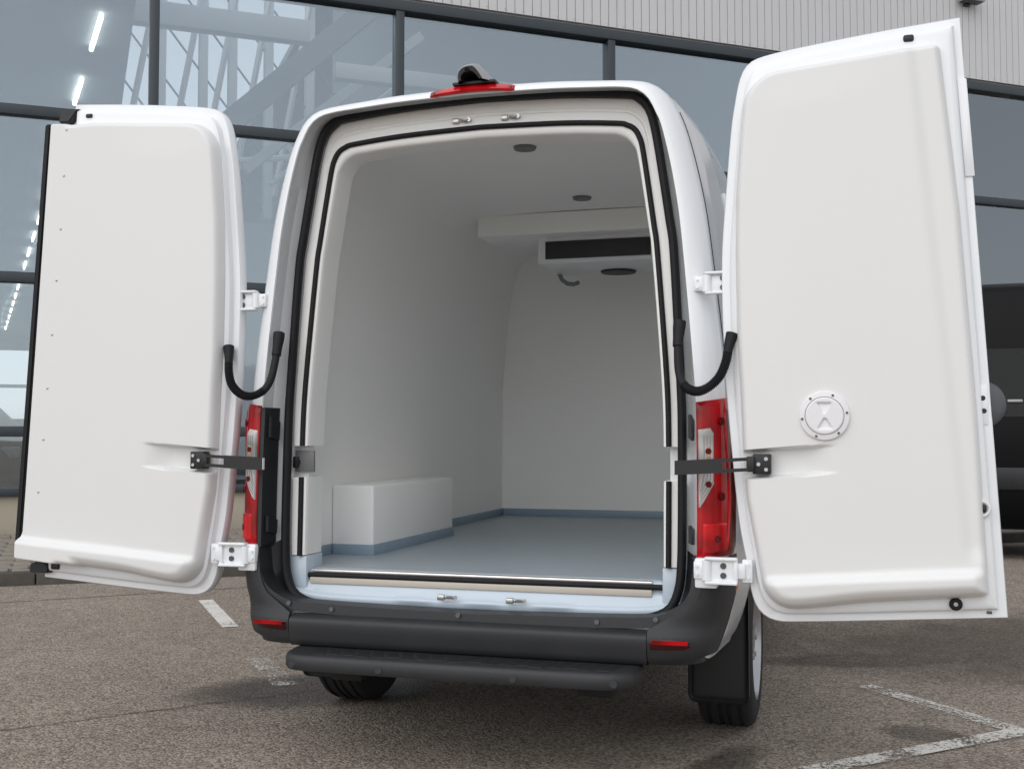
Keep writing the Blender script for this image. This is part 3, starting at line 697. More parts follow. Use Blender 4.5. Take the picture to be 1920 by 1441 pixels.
box('cove_strip', (WB[1] + .0005, WB[1] + .007, WB[2], WB[3], FZ, FZ + ch), M['cove'], van, .001)
for x, y in ((.055, .50), (.055, 1.57)):
    bm = bmesh.new(); add_cyl(bm, (x, y, 2.459), (0, 0, 1), .045, .012, 28, .05); bm_obj('ceiling_lamp', bm, M['greysteel'], van, 40)
box('duct_cover', (-.62, .62, 1.88, 2.3, 2.342, 2.462), M['lining'], van, .012)
ev = box('evaporator', (-.31, .36, 2.02, 2.505, 2.196, 2.35), M['white_plastic'], van, .012, 3)
gr = box('evaporator_grille', (-.262, .335, 2.012, 2.022, 2.222, 2.322), M['grille'], ev, .004, 2)
bm = bmesh.new()
for k in range(18): add_box(bm, -.258, .331, 2.009, 2.0125, 2.225 + k * .0054, 2.2266 + k * .0054)
o_ = bm_obj('grille_fins', bm, M['bolt'], ev); o_['kind'] = 'stuff'
cyl('fan_ring', (.08, 2.395, 2.192), (0, 0, 1), .100, .016, M['grille'], ev, 36, .106)
tube('drain_hose', [(-.29, 2.44, 2.2), (-.275, 2.45, 2.165), (-.245, 2.46, 2.142), (-.21, 2.475, 2.138), (-.19, 2.51, 2.152)], .013, M['hose'], ev, 10)

# ------------------------------------------------------------------ tail lamps
def cpt(z, t_, off=0.0, sg=1):
    O, B = Vector((XO(z), z)), Vector((XB(z), z)); p = corner(O, B, t_); q = corner(O, B, min(1, t_ + .02)); r = corner(O, B, max(0, t_ - .02)); d = (q - r); nrm = Vector((-d.y, d.x, 0)) * -1
    nrm.normalize()
    if nrm.y > .3: nrm = -nrm
    p = p + nrm * off; return Vector((sg * p.x, p.y, p.z))
def patch(name, zt, wt, off, m, parent, sg, nz=30, nw=14, back=-.004):
    """zt=(z0,z1 at inner, z1 at outer), wt(f) -> (w0,w1) for height fraction f"""
    bm = bmesh.new(); rows = []
    for i in range(nz + 1):
        f = i / nz; w0, w1 = wt(f); row = []
        for j in range(nw + 1):
            g = j / nw; w_ = w0 + (w1 - w0) * g; z = zt[0] + (zt[1] + (zt[2] - zt[1]) * g - zt[0]) * f
            e = min(f, 1 - f, g * .6, (1 - g) * .6); o2 = off - (0.006 * (1 - min(1, e / .05)) ** 2)
            row.append(bm.verts.new(cpt(z, w_, o2, sg)))
        rows.append(row)
    for A, B_ in zip(rows, rows[1:]):
        for j in range(nw): bm.faces.new((A[j], A[j + 1], B_[j + 1], B_[j]))
    be = [e for e in bm.edges if e.is_boundary]; r = bmesh.ops.extrude_edge_only(bm, edges=be)
    cx = Vector((sg * .80, .15, 0))
    for v in [g for g in r['geom'] if isinstance(g, bmesh.types.BMVert)]:
        c = Vector((sg * .85, .10, v.co.z)); d = (c - v.co); d.z = 0; v.co += d.normalized() * (off - back)
    return bm_obj(name, bm, m, parent, 50)
for sg in (1, -1):
    lamp = patch('tail_lamp', (.812, 1.352, 1.377), lambda f: (.0, 1.0), .016, M['red'], van, sg, 40, 22)
    if sg < 0: lamp['label'] = 'red tail lamp half hidden beside the left door'
    patch('clear_lens', (.985, 1.255, 1.262), lambda f: (.03, (.30 if f > .30 else .06 + .24 * f / .30) - .06 * sstep(.93, 1, f)), .0215, M['clear'], lamp, sg)
    patch('amber_insert', (1.15, 1.20, 1.20), lambda f: (.15, .24), .0235, M['amber'], lamp, sg, 8, 6)
    for k in range(4):
        pts = []
        for s_ in range(14):
            f = s_ / 13; z = 1.005 + .012 * k + (1.235 - .012 * k - 1.005) * f; w_ = .27 - .05 * k if f > .28 else .06 + (.21 - .05 * k) * f / .28
            pts.append(cpt(z, max(.05, w_), .0225, sg))
        tube('lens_rib', pts, .0014, M['rib'], lamp, 6)
    patch('brake_chamber', (.828, .93, .93), lambda f: (.10, .62), .0215, M['redbright'], lamp, sg)
    patch('outer_lens', (.82, 1.335, 1.362), lambda f: (.62 + .07 * math.sin(f * 5.5), .99), .0185, M['reddeep'], lamp, sg, 30, 10)
    patch('lens_ridge_highlight', (.83, 1.34, 1.36), lambda f: (.60 + .06 * math.sin(f * 5), .64 + .06 * math.sin(f * 5)), .021, M['redbright'], lamp, sg, 24, 3)  # raised ridge in brighter red, its highlight put into the colour
    for w_, z, r_ in ((.45, 1.285, .014), (.45, 1.022, .014), (.36, .875, .013), (.19, 1.18, .011), (.19, 1.065, .011)):
        p = cpt(z, w_, .021, sg); q = cpt(z, w_, .03, sg); bm = bmesh.new(); add_cyl(bm, p, q - p, r_, .006, 16); bm_obj('bulb_socket', bm, M['reddark'], lamp, 40)
    # black housing side facing the opening, with the two mounting tabs
    bm = bmesh.new(); A = []; 
    lo = [[Vector((sg * (XB(z) + .004), -.136 + ly(z), z)) for z in (.80, 1.0, 1.2, 1.345)], [Vector((sg * (XB(z) - .016), -.134 + ly(z), z)) for z in (.80, 1.0, 1.2, 1.345)], [Vector((sg * (XB(z) - .020), -.04 + ly(z), z)) for z in (.80, 1.0, 1.2, 1.345)], [Vector((sg * (XB(z) - .020), -.02 + ly(z), z)) for z in (.80, 1.0, 1.2, 1.345)]]
    if sg < 0:
        loft(bm, lo, False); bm_obj('lamp_housing', bm, M['black_plastic'], lamp)
    else: bm.free()
    for za, zb in ((1.215, 1.31), (.845, .92)):
        prism('mounting_tab', [(-.11, za + .012), (-.035, za + .0), (-.03, zb - .02), (-.11, zb)], lambda u, v, d: Vector((sg * (XB(1.0) - d), u + ly(v), v)), .021, .034, M['black_plastic'], lamp, .002)

# ------------------------------------------------------------------ rear bumper, step, reflectors
def extr(name, prof, x0, x1, m, parent, n=2, smooth=35):
    bm = bmesh.new(); xs = [x0 + (x1 - x0) * k / n for k in range(n + 1)]
    loft(bm, [[Vector((x, y, z)) for y, z in prof] for x in xs], False); 
    for e in (x0, x1): pass
    return bm_obj(name, bm, m, parent, smooth)
cprof = [(q.x, q.y) for q in catmull([Vector((a_, b_, 0)) for a_, b_ in [(-.005, .578), (-.045, .574), (-.06, .566), (-.10, .560), (-.15, .552), (-.176, .541), (-.183, .522), (-.178, .48), (-.168, .447), (-.14, .434), (-.02, .430)]], 4)]
bc = extr('bumper_centre', cprof, -.686, .686, M['plastic'], van)
for sg in (1, -1):
    bm = bmesh.new(); rows = []
    zs = [.438, .445, .455, .47, .49, .51, .53, .545, .56, .58, .60, .63, .66, .70, .74, .78, .803]
    for z in zs:
        yf = interp([(.438, -.145), (.455, -.168), (.50, -.180), (.53, -.184), (.545, -.178), (.575, -.160), (.62, -.148), (.80, -.136)], z) + (ly(z) if z > .6 else 0)
        xi = interp([(.438, .689), (.56, .689), (.59, .74), (.63, .80), (.68, .832), (.80, .846)], z); xo = XO(max(.46, z)) + .010
        if z < .46: xo -= .03
        ye = interp([(.43, -.02), (.50, .0), (.60, .06), (.64, .14), (.70, .22), (.80, .30)], z); p0, p1, p2 = Vector((xi, yf)), Vector((xo - .005, yf + .004)), Vector((xo, min(.06, ye)))
        row = [Vector((xi, yf + .11 if z > .575 else yf + .02)), Vector((xi + .001, yf + .006))] + [bez(p0, p1, p2, k / 14) for k in range(15)] + [Vector((xo + .002, (min(.06, ye) + ye) / 2 + .001)), Vector((xo + .003, ye + .002)), Vector((xo - .02, ye + .005))]
        rows.append([Vector((sg * q.x, q.y, z)) for q in row])
    loft(bm, rows, False, False, False)
    top = [Vector((p.x * .985, p.y + .03, p.z + .003)) for p in rows[-1]]; loft(bm, [rows[-1], top], False)
    bo = [Vector((p.x * .95, p.y + .08, p.z - .004)) for p in rows[0]]; loft(bm, [rows[0], bo], False)
    bmesh.ops.remove_doubles(bm, verts=bm.verts[:], dist=1e-5)
    bcn = bm_obj('bumper_corner', bm, M['plastic'], van, 40)
    # reflector let into it
    bm = bmesh.new(); rr = []
    for z in (.4955, .503, .515, .527, .5335):
        row = []
        for k in range(11):
            f = k / 10; e = .0 if .497 < z < .532 else .01
            p0, p1, p2 = Vector((.700, -.182)), Vector((XO(z) + .006, -.180)), Vector((XO(z) + .012, .06)); q = bez(p0, p1, p2, (.0 + .52 * f) * (1 - .10 * sstep(.53, .495, z) * f)); row.append(Vector((sg * q.x, q.y - .003 + (.004 if e else 0), z)))
        rr.append(row)
    loft(bm, rr, False); bmesh.ops.solidify(bm, geom=bm.faces[:], thickness=-.008); rf = bm_obj('rear_reflector', bm, M['redmark'], van, 50)
    bm = bmesh.new(); lo = [[Vector((sg * (.706 + .125 * k / 8), -.1972 + (.0 if k < 6 else .001 * (k - 6) ** 2) + .0004 * k, z)) for k in range(9)] for z in (.517, .524, .531)]
    loft(bm, lo, False); bm_obj('reflector_insert', bm, M['red'], rf)
    box('side_marker', (sg * (XO(.68) + .008), sg * (XO(.68) + .016), .13, .19, .668, .70), M['orange'], van, .003)
    # mud flap
    bm = bmesh.new(); add_box(bm, sg * .735, sg * .975, .515, .530, .17, .62, .03, 3); bm_obj('mud_flap', bm, M['black_plastic'], van, 40)
    bm = bmesh.new(); add_box(bm, sg * .845, sg * .90, .24, .29, .445, .462, .003); bm_obj('flap_bracket', bm, M['steel'], van)
for x, z in ((-.719, .589), (-.536, .5665), (-.018, .5665), (.511, .5665), (.724, .591)):
    cyl('bumper_screw', (x * .985, -.138, z + .008 if abs(x) < .7 else z + .002), (0, -1, .1), .009, .012, M['bolt'], van, 14)
# rubber lip under the seal
tube('sill_lip', [(-.70, -.045, .588), (-.6, -.05, .575), (0, -.052, .566), (.6, -.05, .575), (.70, -.045, .588)], .009, M['rubber'], van, 8)
plan = []
for k in range(61):
    x = -.672 + 1.344 * k / 60; plan.append((x, -.335 + .004 * (x / .6) ** 2))
front = [(-.672, -.13), (-.668, -.20), (-.655, -.262), (-.628, -.30), (-.585, -.322), (-.52, -.330), (-.3, -.334), (0, -.336), (.3, -.334), (.52, -.330), (.585, -.322), (.628, -.30), (.655, -.262), (.668, -.20), (.672, -.13)]
fr = [(q.x, q.y) for q in catmull([Vector((*p, 0)) for p in front], 4)]
bm = bmesh.new()
def stl(s_, z): return [Vector((x * (1 - s_ * .6), (y + .13) * (1 - s_ * 2) - .13, z)) for x, y in fr]
loft(bm, [stl(.06, .374), stl(.015, .377), stl(0, .388), stl(0, .415), stl(.012, .428), stl(.035, .4335), stl(.07, .434), stl(.3, .4345)], False, True, True)
stp = bm_obj('rear_step', bm, M['plastic'], van, 40)
for k in range(20):
    x = -.55 + k * .058
    bm = bmesh.new(); add_box(bm, x, x + .044, -.295 + .01 * (k % 3), -.17 - .015 * (k % 2),   .431, .4352 + .0006 * (k % 2), .001, 1, Matrix.Translation((0, 0, 0)))
    for v in bm.verts: v.co.x += (v.co.y + .23) * .35 * (1 if k > 9 else -1)
    bm_obj('tread_pad', bm, M['black_plastic'], stp)
for x in (-.60, -.25, .25, .60):
    cyl('parking_sensor', (x, -.333 + .05 * (abs(x) > .5) * .3, .400), (0, -1, .12), .0135, .008, M['black_plastic'], stp, 20)

# ------------------------------------------------------------------ high brake lamp and roof camera
bl_pts = [(-.165, 2.549), (.0, 2.562), (.173, 2.551)]
bm = bmesh.new(); lp = []
for k in range(25):
    f = k / 24; x = -.168 + .341 * f; zc = 2.5595 - .011 * ((x) / .168) ** 2; e = min(1, min(f, 1 - f) / .07); hh = .0155 * (.70 + .30 * e)
    yy = -.118 + ly(2.55) - .012; lp.append([Vector((x, yy + .02, zc - hh)), Vector((x, yy - .012 * e, zc - hh)), Vector((x, yy - .018 * e, zc - hh + .006)), Vector((x, yy + .010, zc + hh)), Vector((x, yy + .05, zc + hh + .006))])
loft(bm, lp, False, True, True)
hb = bm_obj('high_brake_lamp', bm, M['redbright'], van, 40)
for x in (-.152, .158): cyl('lamp_screw', (x, -.050, 2.553), (0, -1, .4), .005, .012, M['bolt'], hb, 10)
bm = bmesh.new(); add_box(bm, -.082, .092, -.04, .10, 2.580, 2.594, .005); bm_obj('camera_base', bm, M['black_plastic'], van, 40)
cs = [(-.062, 2.585), (-.066, 2.612), (-.058, 2.640), (-.036, 2.658), (-.004, 2.664), (.020, 2.661), (.044, 2.637), (.066, 2.604), (.075, 2.588)]
cs = [(q.x, q.y) for q in catmull([Vector((*p, 0)) for p in cs], 4)]
ci = [(x * .74 + .0, 2.588 + (z - 2.588) * .60) for x, z in cs]
bm = bmesh.new()
def cl(c, y, s_=1.0): return [Vector((x * s_, y, 2.585 + (z - 2.585) * s_)) for x, z in c]
loft(bm, [cl(cs, -.078, .64), cl(cs, -.072, .72), cl(cs, -.05, .90), cl(cs, -.02), cl(cs, .03), cl(cs, .07, .85), cl(cs, .10, .5)], False, False, True)
cm = bm_obj('roof_camera', bm, M['silver'], van, 45)
bm = bmesh.new(); loft(bm, [cl(cs, -.076, .70), cl(cs, -.0795, .66), cl(ci, -.076, .72)], False); loft(bm, [cl(ci, -.076, .72), cl(ci, .06, .72)], False); bm_obj('camera_face', bm, M['black_plastic'], cm, 40)
cyl('camera_lens', (-.008, -.078, 2.625), (0, -1, -.3), .009, .01, M['darkglass'], cm, 16)

# ------------------------------------------------------------------ wheels
def wheel(parent, x, y, r, wd, sg, name='wheel'):
    bm = bmesh.new(); pr = [(-.5, r - .11), (-.5, r - .05), (-.46, r - .02), (-.40, r - .006), (-.33, r), (-.31, r), (-.30, r - .008), (-.24, r - .008), (-.23, r), (-.11, r), (-.10, r - .008), (-.04, r - .008), (-.03, r), (.03, r), (.04, r - .008), (.10, r - .008), (.11, r), (.23, r), (.24, r - .008), (.30, r - .008), (.31, r), (.33, r), (.40, r - .006), (.46, r - .02), (.5, r - .05), (.5, r - .11)]
    n = 56; lp = [[Vector((x + u * wd, y + q * math.cos(2 * math.pi * k / n), r + q * math.sin(2 * math.pi * k / n))) for u, q in pr] for k in range(n)]
    loft(bm, lp + [lp[0]], False); bmesh.ops.remove_doubles(bm, verts=bm.verts[:], dist=1e-6); wh = bm_obj(name, bm, M['tyre'], parent, 30)
    bm = bmesh.new(); xo = x + sg * wd * .5
    pr = [(0, r - .105), (-.012, r - .12), (-.06, r - .135), (-.05, .16), (-.02, .09), (-.015, .05), (-.02, 0.001)]
    lp = [[Vector((xo + sg * u, y + q * math.cos(2 * math.pi * k / 40), r + q * math.sin(2 * math.pi * k / 40))) for u, q in pr] for k in range(40)]
    loft(bm, lp + [lp[0]], False); bmesh.ops.remove_doubles(bm, verts=bm.verts[:], dist=1e-6)
    for k in range(6): a_ = k * math.pi / 3; add_cyl(bm, (xo - sg * .03, y + .075 * math.cos(a_), r + .075 * math.sin(a_)), (1, 0, 0), .012, .04, 8)
    bm_obj('rim', bm, M['rim'], wh, 40); return wh
for sg in (1, -1):
    wheel(van, sg * .862, .9, .358, .232, sg); wheel(van, sg * .862, 4.565, .358, .232, sg)

# ================================================================== REAR DOORS, folded back 180 degrees
DO = [(1.742, 2.629), (1.47, 2.606), (1.223, 2.579), (1.115, 2.563), (1.062, 2.548), (1.033, 2.522), (1.014, 2.478), (1.000, 2.41), (.984, 2.30), (.963, 2.06), (.951, 1.9), (.948, 1.75), (.953, 1.55), (.962, 1.37), (.977, 1.18), (1.000, .94), (1.024, .80), (1.036, .715), (1.054, .655), (1.085, .618), (1.13, .602), (1.20, .603), (1.40, .615), (1.855, .646)]
def door_outline():
    c = catmull([Vector((*p, 0)) for p in DO], 6); P = resample(c, 150)
    P += resample([Vector((1.855, .646, 0)), Vector((1.742, 2.629, 0))], 60)[1:-1]
    return [Vector((p.x, p.y)) for p in P]
dout = door_outline()
def scale_in(d): return [Vector((1.40 + (p.x - 1.40) * (1 - 2 * d / .86), 1.615 + (p.y - 1.615) * (1 - 2 * d / 2.0))) for p in dout]
def pdist(P, x, y):
    best = 9
    for (ax, ay, bx, by, l2) in P:
        t_ = ((x - ax) * bx + (y - ay) * by) / l2; t_ = 0 if t_ < 0 else 1 if t_ > 1 else t_
        dx = x - ax - bx * t_; dy = y - ay - by * t_; d = dx * dx + dy * dy
        if d < best: best = d
    return math.sqrt(best)
def door(sg):
    # steel shell
    bm = bmesh.new(); lv = [(.016, -.050), (.004, -.056), (0, -.066), (0, -.106), (.003, -.111), (.026, -.111), (.030, -.115), (.034, -.134), (.042, -.140), (.056, -.141), (.066, -.1412)]
    loft(bm, [[Vector((sg * p.x, y, p.y)) for p in scale_in(d)] for d, y in lv], True, True, True)
    sh = bm_obj('rear_door', bm, M['paint'], van, 40)
    sh['label'] = 'white rear door folded open on the ' + ('right with a round inspection cap' if sg > 0 else 'left with a black edge seal')
    # insulated panel as a moulded surface
    he = [(.66, 1.112), (.70, 1.098), (.76, 1.082), (.90, 1.058), (1.06, 1.030), (1.21, 1.020), (1.45, 1.012), (1.60, 1.004), (1.90, 1.000), (2.11, 1.004), (2.30, 1.018), (2.40, 1.028), (2.50, 1.040)]
    if sg > 0: fe = [(.60, 1.80), (.722, 1.792), (.787, 1.790), (1.262, 1.770), (1.956, 1.726), (2.35, 1.688), (2.60, 1.664)]; rf = .022
    else: fe = [(.60, 1.920), (.775, 1.918), (.79, 1.905), (2.60, 1.795)]; rf = .012
    zb = lambda u: .655 + .088 * (u - 1.08) - .012 * sstep(1.45, 1.2, u); zt = lambda u: 2.486 + .088 * (u - 1.12) - (.012 * sstep(1.55, 1.75, u) if sg < 0 else 0)
    RH = .105
    def edges(v):
        um = 1.4; z_ = zb(um) + (zt(um) - zb(um)) * v; Lh = zt(um) - zb(um); d = min(v, 1 - v) * Lh
        ul = interp(he, z_); ur = interp(fe, z_)
        rh = .085 if v < .5 else .11
        if d < rh: ul += rh - math.sqrt(max(0, rh * rh - (rh - d) ** 2))
        if d < rf: ur -= rf - math.sqrt(max(0, rf * rf - (rf - d) ** 2))
        return ul, ur
    def warp(n, e=.10):
        o = [0]
        for i in range(n):
            x = (i + .5) / n; o.append(o[-1] + 1 / (1 + 3 * math.exp(-(min(x, 1 - x) / e) ** 2)))
        return [q / o[-1] for q in o]
    vsq, us = warp(190, .06), warp(74, .10)
    # finer rows at the strap recess
    extra = [ (1.062 + .0045 * k - zb(1.2)) / (zt(1.2) - zb(1.2)) for k in range(38)]
    vsq = sorted(set(vsq) | set(extra))
    G = []
    for v in vsq:
        a_, b_ = edges(v); G.append([(a_ + (b_ - a_) * s_, zb(a_ + (b_ - a_) * s_) + (zt(a_ + (b_ - a_) * s_) - zb(a_ + (b_ - a_) * s_)) * v) for s_ in us])
    out = [r[0] for r in G] + G[-1][1:-1] + [r[-1] for r in G[::-1]] + G[0][-2:0:-1]
    oo = out[::2]; seg = []
    for (ax, ay), (bx, by) in zip(oo, oo[1:] + oo[:1]):
        l2 = (bx - ax) ** 2 + (by - ay) ** 2
        if l2 > 1e-9: seg.append((ax, ay, bx - ax, by - ay, l2))
    bm = bmesh.new(); V = []
    for i, r in enumerate(G):
        row = []
        for j, (u, z) in enumerate(r):
            edge = i in (0, len(G) - 1) or j in (0, len(r) - 1)
            d = 0 if edge else pdist(seg, u, z)
            zz = z - .075 * (u - 1.1)                             # height along the tilted door
            t_ = min(1, d / .025); dep = .052 * math.sqrt(max(0, 1 - (1 - t_) ** 2))
            if sg < 0 and u > 1.72: dep = max(dep, .052 * min(1, d / .006) ** .5)
            dep += .005 * sstep(0, .16, d) * sstep(1.6, 1.2, u)   # gentle crown
            dep += .030 * (1 - sstep(.735, .762, zz)) * sstep(0.0, .05, d if sg > 0 else max(d, (u - 1.6)))
            rec = sstep(1.335, 1.20, u) * sstep(1.090, 1.100, zz) * sstep(1.192, 1.180, zz)
            dep -= .046 * rec
            if sg > 0:
                ln = 1.577 + (2.458 - z) * .0903; dep -= .010 * sstep(ln - .012, ln + .03, u) * sstep(.76, .84, zz)
            elif u > 1.70: dep -= 0.0
            row.append(bm.verts.new((sg * u, -.1425 - max(.0, dep), z)))
        V.append(row)
    for A, B_ in zip(V, V[1:]):
        for j in range(len(A) - 1): bm.faces.new((A[j], A[j + 1], B_[j + 1], B_[j]))
    if sg < 0:                                                       # the overhanging edge has a back
        bl = [r[0] for r in V] + V[-1][1:-1] + [r[-1] for r in V[::-1]] + V[0][-2:0:-1]
        bk = [bm.verts.new((v.co.x, -.120, v.co.z)) if abs(v.co.x) > 1.7 else bm.verts.new((v.co.x, -.1424, v.co.z)) for v in bl]
        for k in range(len(bl)): j = (k + 1) % len(bl); bm.faces.new((bl[k], bl[j], bk[j], bk[k]))
        bm.faces.new(bk)
    pn = bm_obj('insulation_panel', bm, M['gelcoat'], sh, 50)
    return sh
dR = door(1); dL = door(-1)

# ---- details on the right door
CX, CZ, CY = 1.292, 1.300, -.204
bm = bmesh.new(); n = 48
pr = [(.0815, .012), (.0815, -.002), (.079, -.0055), (.064, -.008), (.0632, -.0055), (.0618, -.004), (.058, .0)]
lp = [[Vector((CX + r_ * math.cos(2 * math.pi * k / n), CY + y, CZ + r_ * math.sin(2 * math.pi * k / n))) for k in range(n)] for r_, y in pr]
loft(bm, lp, True, False, True); cap = bm_obj('inspection_cap', bm, M['white_plastic'], dR, 30)
# lid with two dished finger grips
bm = bmesh.new(); rows = []; RL = .0615
for i in range(29):
    r_ = RL * i / 28; row = []
    for k in range(72):
        t_ = 2 * math.pi * k / 72; x = r_ * math.cos(t_); z = r_ * math.sin(t_); d = 0.0
        for s_ in (1, -1):
            zz = s_ * z
            if .004 < zz < .050:
                hw = .006 + .021 * (zz - .006) / .040; e = min(hw - abs(x + .0012 * s_), .046 - zz, zz - .006)
                if e > 0: d = max(d, .011 * sstep(0, .006, e) * (.35 + .65 * (zz / .046 if s_ > 0 else 1 - .6 * zz / .046)))
        edge = .003 * sstep(RL - .003, RL, r_)
        row.append(bm.verts.new((CX + x, CY - .0112 + d + edge, CZ + z)) if i else None)
    rows.append(row)
c0 = bm.verts.new((CX, CY - .0112, CZ))
for k in range(72): bm.faces.new((c0, rows[1][k], rows[1][(k + 1) % 72]))
for A, B_ in zip(rows[1:], rows[2:]):
    for k in range(72): bm.faces.new((A[k], A[(k + 1) % 72], B_[(k + 1) % 72], B_[k]))
bm_obj('cap_lid', bm, M['white_plastic'], dR, 60)
for k in range(6):
    a_ = rad(8 + 60 * k); cyl('cap_screw', (CX + .0725 * math.cos(a_), CY - .0075, CZ + .0725 * math.sin(a_)), (0, -1, 0), .0042, .004, M['bolt'], dR, 10)
def plug(x, y, z, a_, b_, par, m='black_plastic', name='rubber_plug'):
    bm = bmesh.new(); add_box(bm, x - a_, x + a_, y - .006, y + .01, z - b_, z + b_, min(a_, b_) * .6, 3); return bm_obj(name, bm, M[m], par, 40)
plug(1.577, -.143, 2.563, .017, .012, dR); plug(-1.648, -.143, 2.563, .015, .0085, dL)
bm = bmesh.new(); 
P = [Vector((1.694 + .0135 * math.cos(2 * math.pi * k / 24), -.150, .689 + .0135 * math.sin(2 * math.pi * k / 24))) for k in range(25)]
add_tube(bm, P, .0075, 8); bm_obj('rubber_buffer', bm, M['rubber'], dR, 60)
cyl('buffer_stud', (1.694, -.146, .689), (0, -1, 0), .007, .012, M['steel'], dR, 14)
plug(1.772, -.153, .999, .020, .013, dR, 'black_plastic', 'latch_catch')
bm = bmesh.new(); add_tube(bm, [Vector((1.768 + .034 * math.cos(2 * math.pi * k / 20), -.150, .999 + .026 * math.sin(2 * math.pi * k / 20))) for k in range(21)], .006, 8); bm_obj('latch_surround', bm, M['gelcoat'], dR, 60)
for z in (1.357, 1.315): cyl('edge_bolt', (1.793 if z < 1.33 else 1.790, -.113, z), (0, -1, 0), .0085, .006, M['black_plastic'], dR, 14)
bm = bmesh.new(); add_box(bm, 1.765, 1.806, -.1155, -.10, 1.27, 1.40, .003); bm_obj('edge_plate', bm, M['paint'], dR, 40)
bm = bmesh.new(); add_box(bm, 1.738, 1.768, -.118, -.10, 2.09, 2.42, .003, 2, Matrix.Translation((-.0, 0, 0))); 
for v in bm.verts: v.co.x += -.062 * (v.co.z - 2.26)
bm_obj('edge_flange', bm, M['paint'], dR, 40)
# outside handle cup beyond the free edge
bm = bmesh.new(); n = 36; lp = []
for r_, y in ((.055, -.028), (.070, -.03), (.076, -.040), (.074, -.056), (.06, -.066), (.03, -.070)):
    lp.append([Vector((1.800 + r_ * .92 * math.cos(2 * math.pi * k / n), y, 1.338 + r_ * math.sin(2 * math.pi * k / n))) for k in range(n)])
loft(bm, lp, True, True, True); bm_obj('outside_handle', bm, M['grey_plastic'], dR, 60)
plug(1.798, -.113, .662, .008, .004, dR, 'bolt', 'drain_hole')
# ---- details on the left door
tri = [Vector((-1.796, -.150, 2.527)), Vector((-1.909, -.150, .796))]
bm = bmesh.new(); d = (tri[1] - tri[0]).normalized(); s_ = Vector((-d.z, 0, d.x)) 
if s_.x > 0: s_ = -s_
A = [tri[0] + s_ * .002, tri[1] + s_ * .002, tri[1] + s_ * .031, tri[0] + s_ * .031]
for yy0, yy1 in ((-.194, -.128),):
    V0 = [bm.verts.new((p.x, yy0, p.z)) for p in A]; V1 = [bm.verts.new((p.x, yy1, p.z)) for p in A]
    bm.faces.new(V0); bm.faces.new(V1[::-1])
    for k in range(4): j = (k + 1) % 4; bm.faces.new((V0[k], V0[j], V1[j], V1[k]))
bmesh.ops.recalc_face_normals(bm, faces=bm.faces[:]); bmesh.ops.bevel(bm, geom=bm.edges[:], offset=.006, segments=2, affect='EDGES'); bm_obj('edge_seal', bm, M['rubber'], dL, 40)
for x, z in ((-1.721, 2.497), (-1.73, 2.306), (-1.741, 2.085), (-1.757, 1.873), (-1.774, 1.649), (-1.792, 1.429), (-1.807, 1.219), (-1.827, 1.004), (-1.849, .808)):
    bm = bmesh.new(); bmesh.ops.create_uvsphere(bm, u_segments=10, v_segments=6, radius=.0052); bmesh.ops.transform(bm, verts=bm.verts[:], matrix=Matrix.Translation((x + .003, -.1955, z)) @ Matrix.Diagonal((1, .5, 1, 1)))
    bm_obj('rivet', bm, M['steel'], dL, 60)
prism('corner_catch', [(-1.70, 2.598), (-1.79, 2.600), (-1.800, 2.545), (-1.745, 2.545), (-1.72, 2.575)], lambda u, v, d: Vector((u, d, v)), -.145, -.10, M['black_plastic'], dL, .005)
prism('corner_catch', [(-1.905, .668), (-1.90, .705), (-1.875, .71), (-1.872, .735), (-1.845, .735), (-1.81, .69), (-1.812, .667)], lambda u, v, d: Vector((u, d, v)), -.145, -.10, M['black_plastic'], dL, .004)
plug(-1.775, -.146, .697, .020, .013, dL, 'black_plastic', 'latch_catch')

